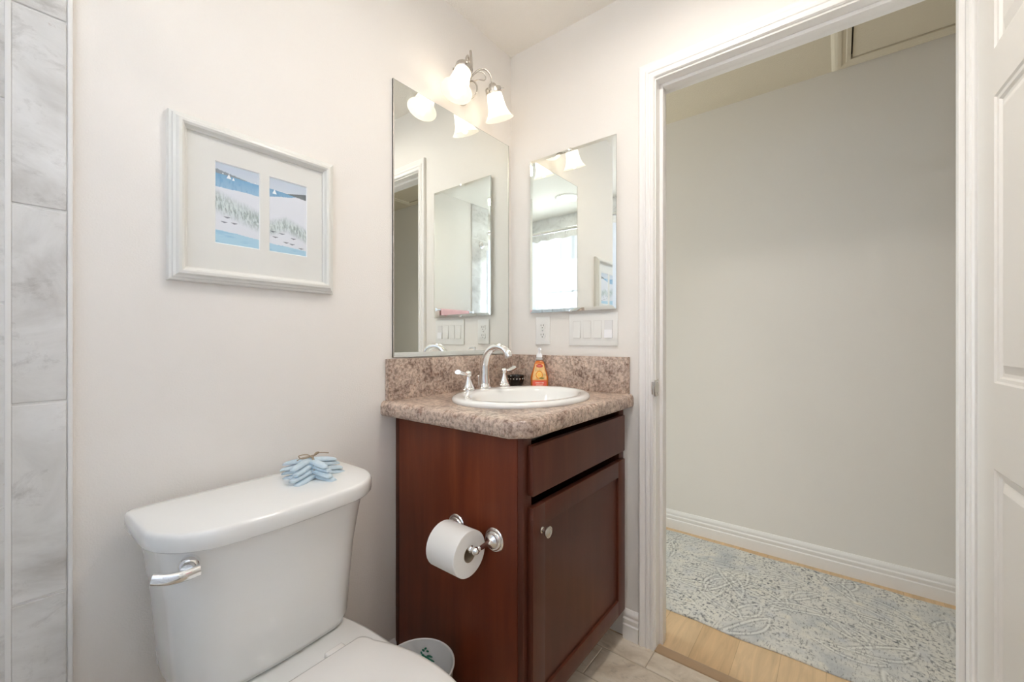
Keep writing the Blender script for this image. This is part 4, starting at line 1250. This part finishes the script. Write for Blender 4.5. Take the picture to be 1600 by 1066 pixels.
t0_ = math.radians(40)
for (du, z_, a, b_, rt) in [(0, .205, .0035, .0022, .6), (-.07, .210, .003, .002, -.5), (.06, .199, .003, .0018, 1.1), (-.14, .203, .003, .002, .2), (.0, .190, .005, .003, .9), (-.10, .186, .009, .0028, .3), (-.22, .190, .007, .002, .1), (.05, .176, .004, .0035, 0), (-.05, .172, .004, .004, 0), (-.16, .174, .006, .004, .3), (-.28, .180, .008, .002, .2), (.02, .160, .004, .003, .5), (-.18, .160, .007, .003, .5)]:
    blob(t0_ + du, z_ + .006, a * 1.35, b_ * 1.35, rt)
o = obj('printed_mark', bm, M['green'], wb_); o['label'] = 'dark green printed marks inside the bin'

# ------------------------------------------------------------------ rug in the hallway
def rugpos(U, V_):
    x_ = .250 + U * .725; y_ = 1.1 - V_ * 4.0
    # slightly wavy edges
    x_ = x_ + (.004 * np.sin(y_ * 9) + .003 * np.sin(y_ * 23)) * (np.abs(U - .5) * 2)**6
    z_ = .0095 + .0012 * vnoise(U, V_, 60, 330, 9, 2) - .006 * (np.abs(U - .5) * 2)**40
    return x_, y_, z_
rng = np.random.RandomState(12)
LEAVES = []
for i in range(85):
    LEAVES.append((rng.uniform(.24, 1.0), rng.uniform(-2.7, 1.0), rng.uniform(.05, .12), rng.uniform(0, 2*PI), rng.uniform(.22, .4)))
# a few leaves where the photograph shows them clearly
LEAVES += [(.60, -.92, .13, math.radians(250), .20), (.62, -.80, .12, math.radians(215), .22), (.58, -1.05, .12, math.radians(285), .2), (.80, -1.32, .12, math.radians(250), .22), (.86, -1.18, .10, math.radians(220), .25), (.36, -.62, .09, math.radians(270), .35), (.42, -.80, .10, math.radians(240), .3)]
def rugcol(U, V_):
    x_ = .250 + U * .725; y_ = 1.1 - V_ * 4.0
    n1_ = vnoise(U, V_, 5, 24, 41, 4); n2_ = vnoise(U, V_, 40, 180, 42, 3); n3_ = vnoise(U, V_ , 14, 70, 43, 3); n4_ = vnoise(U + V_ * 1.4, V_, 120, 260, 44, 2)
    C = np.zeros(U.shape + (3,)); C[:] = lin(214, 211, 203)
    def put(m_, col, a=1.0):
        m_ = np.clip(m_ * a, 0, 1)[..., None]; C[:] = C * (1 - m_) + lin(*col) * m_
    put((n1_ - .50) * 5, (216, 213, 204)); put((.48 - n1_) * 6, (184, 186, 185), .7)
    put((n3_ - .56) * 7, (190, 192, 195), .3); put((.40 - n3_) * 7, (222, 217, 204), .5)
    n5_ = vnoise(U * .5 + V_ * .13, V_, 200, 500, 45, 2)
    put((n5_ - .60) * 8 * np.clip((n1_ - .38) * 5, .15, 1), (120, 121, 122), .75)
    for (lx, ly, L, a, w) in LEAVES:
        sel = (np.abs(x_ - lx) < L * 1.1) & (np.abs(y_ - ly) < L * 1.1)
        if not sel.any(): continue
        dx = x_[sel] - lx; dy = y_[sel] - ly
        u = (dx * math.cos(a) + dy * math.sin(a)) / L; v = (-dx * math.sin(a) + dy * math.cos(a)) / L
        v = v + .18 * (u**2)
        half = w * np.clip(1 - u**2, 0, 1) * (1 - .25 * u)
        d = np.abs(np.abs(v) - half); inside = np.abs(u) < 1
        ln = np.clip(1.4 - d * L / .0036, 0, 1) * inside
        shd = (np.clip(1 - np.abs(d * L - .0085) / .004, 0, 1) * inside * .35)[:, None]
        mid = np.clip(1 - np.abs(v) * L / .003, 0, 1) * inside * .7
        rib = np.clip(1 - np.abs(((u * 6 + np.abs(v) * 5) % 1) - .5) * 9, 0, 1) * (np.abs(v) < half) * .25
        m_ = np.clip(np.maximum(np.maximum(ln, mid), rib), 0, 1)[:, None] * .6
        c = C[sel] * (1 - shd); C[sel] = c * (1 - m_) + lin(228, 227, 221) * m_
    return C[..., 0], C[..., 1], C[..., 2]
rg = painted_grid('hallway_rug', M['rug'], None, 210, 1150, rugpos, rugcol)
bmr = bmesh.new(); bmr.from_mesh(rg.data)
be = [e for e in bmr.edges if e.is_boundary]
ret = bmesh.ops.extrude_edge_only(bmr, edges=be)
for v in ret['geom']:
    if isinstance(v, bmesh.types.BMVert): v.co.z = .0006
for f in bmr.faces: f.smooth = True
bmr.to_mesh(rg.data); bmr.free()
tag(rg, 'long grey and cream runner rug with leaf outlines on the hallway floor', 'rug')

# ------------------------------------------------------------------ things seen only in the mirrors
rd = thing('curtain_rod', 'straight chrome shower curtain rod with round end flanges', 'curtain rod', (-1.515, YF / 2, 2.03))
L2 = -YF / 2 - .012
bm = bmesh.new(); lathe(bm, [(.0125, -L2 + .004), (.0125, L2 - .004)], axis_m((0, 0, 0), (0, 1, 0)), 20); obj('rod', bm, M['chrome'], rd, SM)
for s in (-1, 1):
    bm = bmesh.new(); lathe(bm, [(.034, 0), (.034, .005), (.028, .010), (.020, .013), (.018, .030), (.015, .034)], axis_m((0, s * (L2 - .0005), 0), (0, -s, 0)), 28); obj('flange', bm, M['chrome'], rd, SM)
cu = thing('shower_curtain', 'sheer white pleated shower curtain lit by the window behind it', 'curtain', (-1.545, -.90, 1.98))
CY0, CYW = -.05, 1.46
def cpos(U, V_):
    y_ = CY0 - U * CYW + .90
    ph = U * 2 * PI * 13 + .8 * np.sin(U * 9)
    x_ = (.016 + .010 * V_) * np.sin(ph) + .006 * np.sin(ph * .5 + 1 + V_ * 1.5) - .004
    z_ = -V_ * 1.82 - .012 * (1 - np.cos(U * 2 * PI * 11)) * (1 - V_)**6 * .7
    return x_, y_ + .008 * np.cos(ph) * V_, z_
o = painted_grid('curtain_cloth', M['curtain'], cu, 260, 30, cpos, lambda U, V_: (U*0+1, U*0+1, U*0+1))
for f in o.data.polygons: f.use_smooth = True
for k in range(12):
    y_ = CY0 - (k + .5) / 12 * CYW
    bm = bmesh.new()
    pts = [(.030 + .0195 * math.cos(a), 0, .042 + .026 * math.sin(a)) for a in np.linspace(0, 2*PI, 18)]
    tube(bm, pts, .0016, 8, smooth_path=False)
    o = obj('curtain_ring', bm, M['chrome'], cu, SM); o.location = (0, y_ + .90, 0)

tb = thing('towel_bar', 'chrome towel bar on the wall opposite the sink', 'towel bar', (-1.12, YF, 1.37))
bm = bmesh.new(); lathe(bm, [(.008, -.22), (.008, .22)], axis_m((0, .06, 0), (1, 0, 0)), 16); obj('bar', bm, M['chrome'], tb, SM)
for s in (-1, 1):
    bm = bmesh.new(); lathe(bm, [(.024, .0005), (.024, .005), (.012, .010), (.010, .048), (.013, .052), (.013, .068), (0, .070)], axis_m((s*.225, 0, 0), (0, 1, 0)), 20); obj('bracket', bm, M['chrome'], tb, SM)
bm = bmesh.new()
rings = []
for i in range(25):
    u = i / 24; x_ = -.17 + .34 * u; wv = .003 * math.sin(u * 19)
    prof_ = [(.046 + wv, -.36), (.047 + wv, -.15), (.049, -.01), (.053, .008), (.060, .0115), (.067, .008), (.072 + wv, -.01), (.074 + wv, -.2), (.075 + wv, -.42), (.071 + wv, -.42), (.070 + wv, -.2), (.0690, -.01), (.060, .0088), (.0515, -.01), (.0505 + wv, -.15), (.050 + wv, -.36)]
    rings.append([(x_, y_, z_) for y_, z_ in prof_])
loft(bm, rings)
tw = obj('bath_towel', bm, M['pink'], None, SM); tw.location = (-1.12, YF, 1.37)
tag(tw, 'pink towel folded over the chrome towel bar opposite the sink', 'towel')

# bathtub under the window, behind and beside the viewpoint
bt = thing('bathtub', 'white alcove bathtub below the tiled shower walls', 'bathtub', (-1.855, YF / 2, 0))
def tubring(hx, hy, z, r, n=8):
    out = []
    for cx, cy, a0 in ((hx-r, hy-r, 0), (-hx+r, hy-r, PI/2), (-hx+r, -hy+r, PI), (hx-r, -hy+r, 3*PI/2)):
        for i in range(n+1):
            a = a0 + PI/2*i/n; out.append((cx + r*math.cos(a), cy + r*math.sin(a), z))
    return out
bm = bmesh.new()
loft(bm, [tubring(.360, .762, .001, .01), tubring(.360, .762, .36, .01), tubring(.364, .765, .375, .012), tubring(.364, .765, .392, .012), tubring(.358, .760, .400, .014), tubring(.300, .700, .400, .10), tubring(.290, .690, .390, .11), tubring(.270, .660, .25, .13), tubring(.240, .610, .10, .14), tubring(.20, .56, .07, .14)])
obj('tub_shell', bm, M['porcelain'], bt, SM)
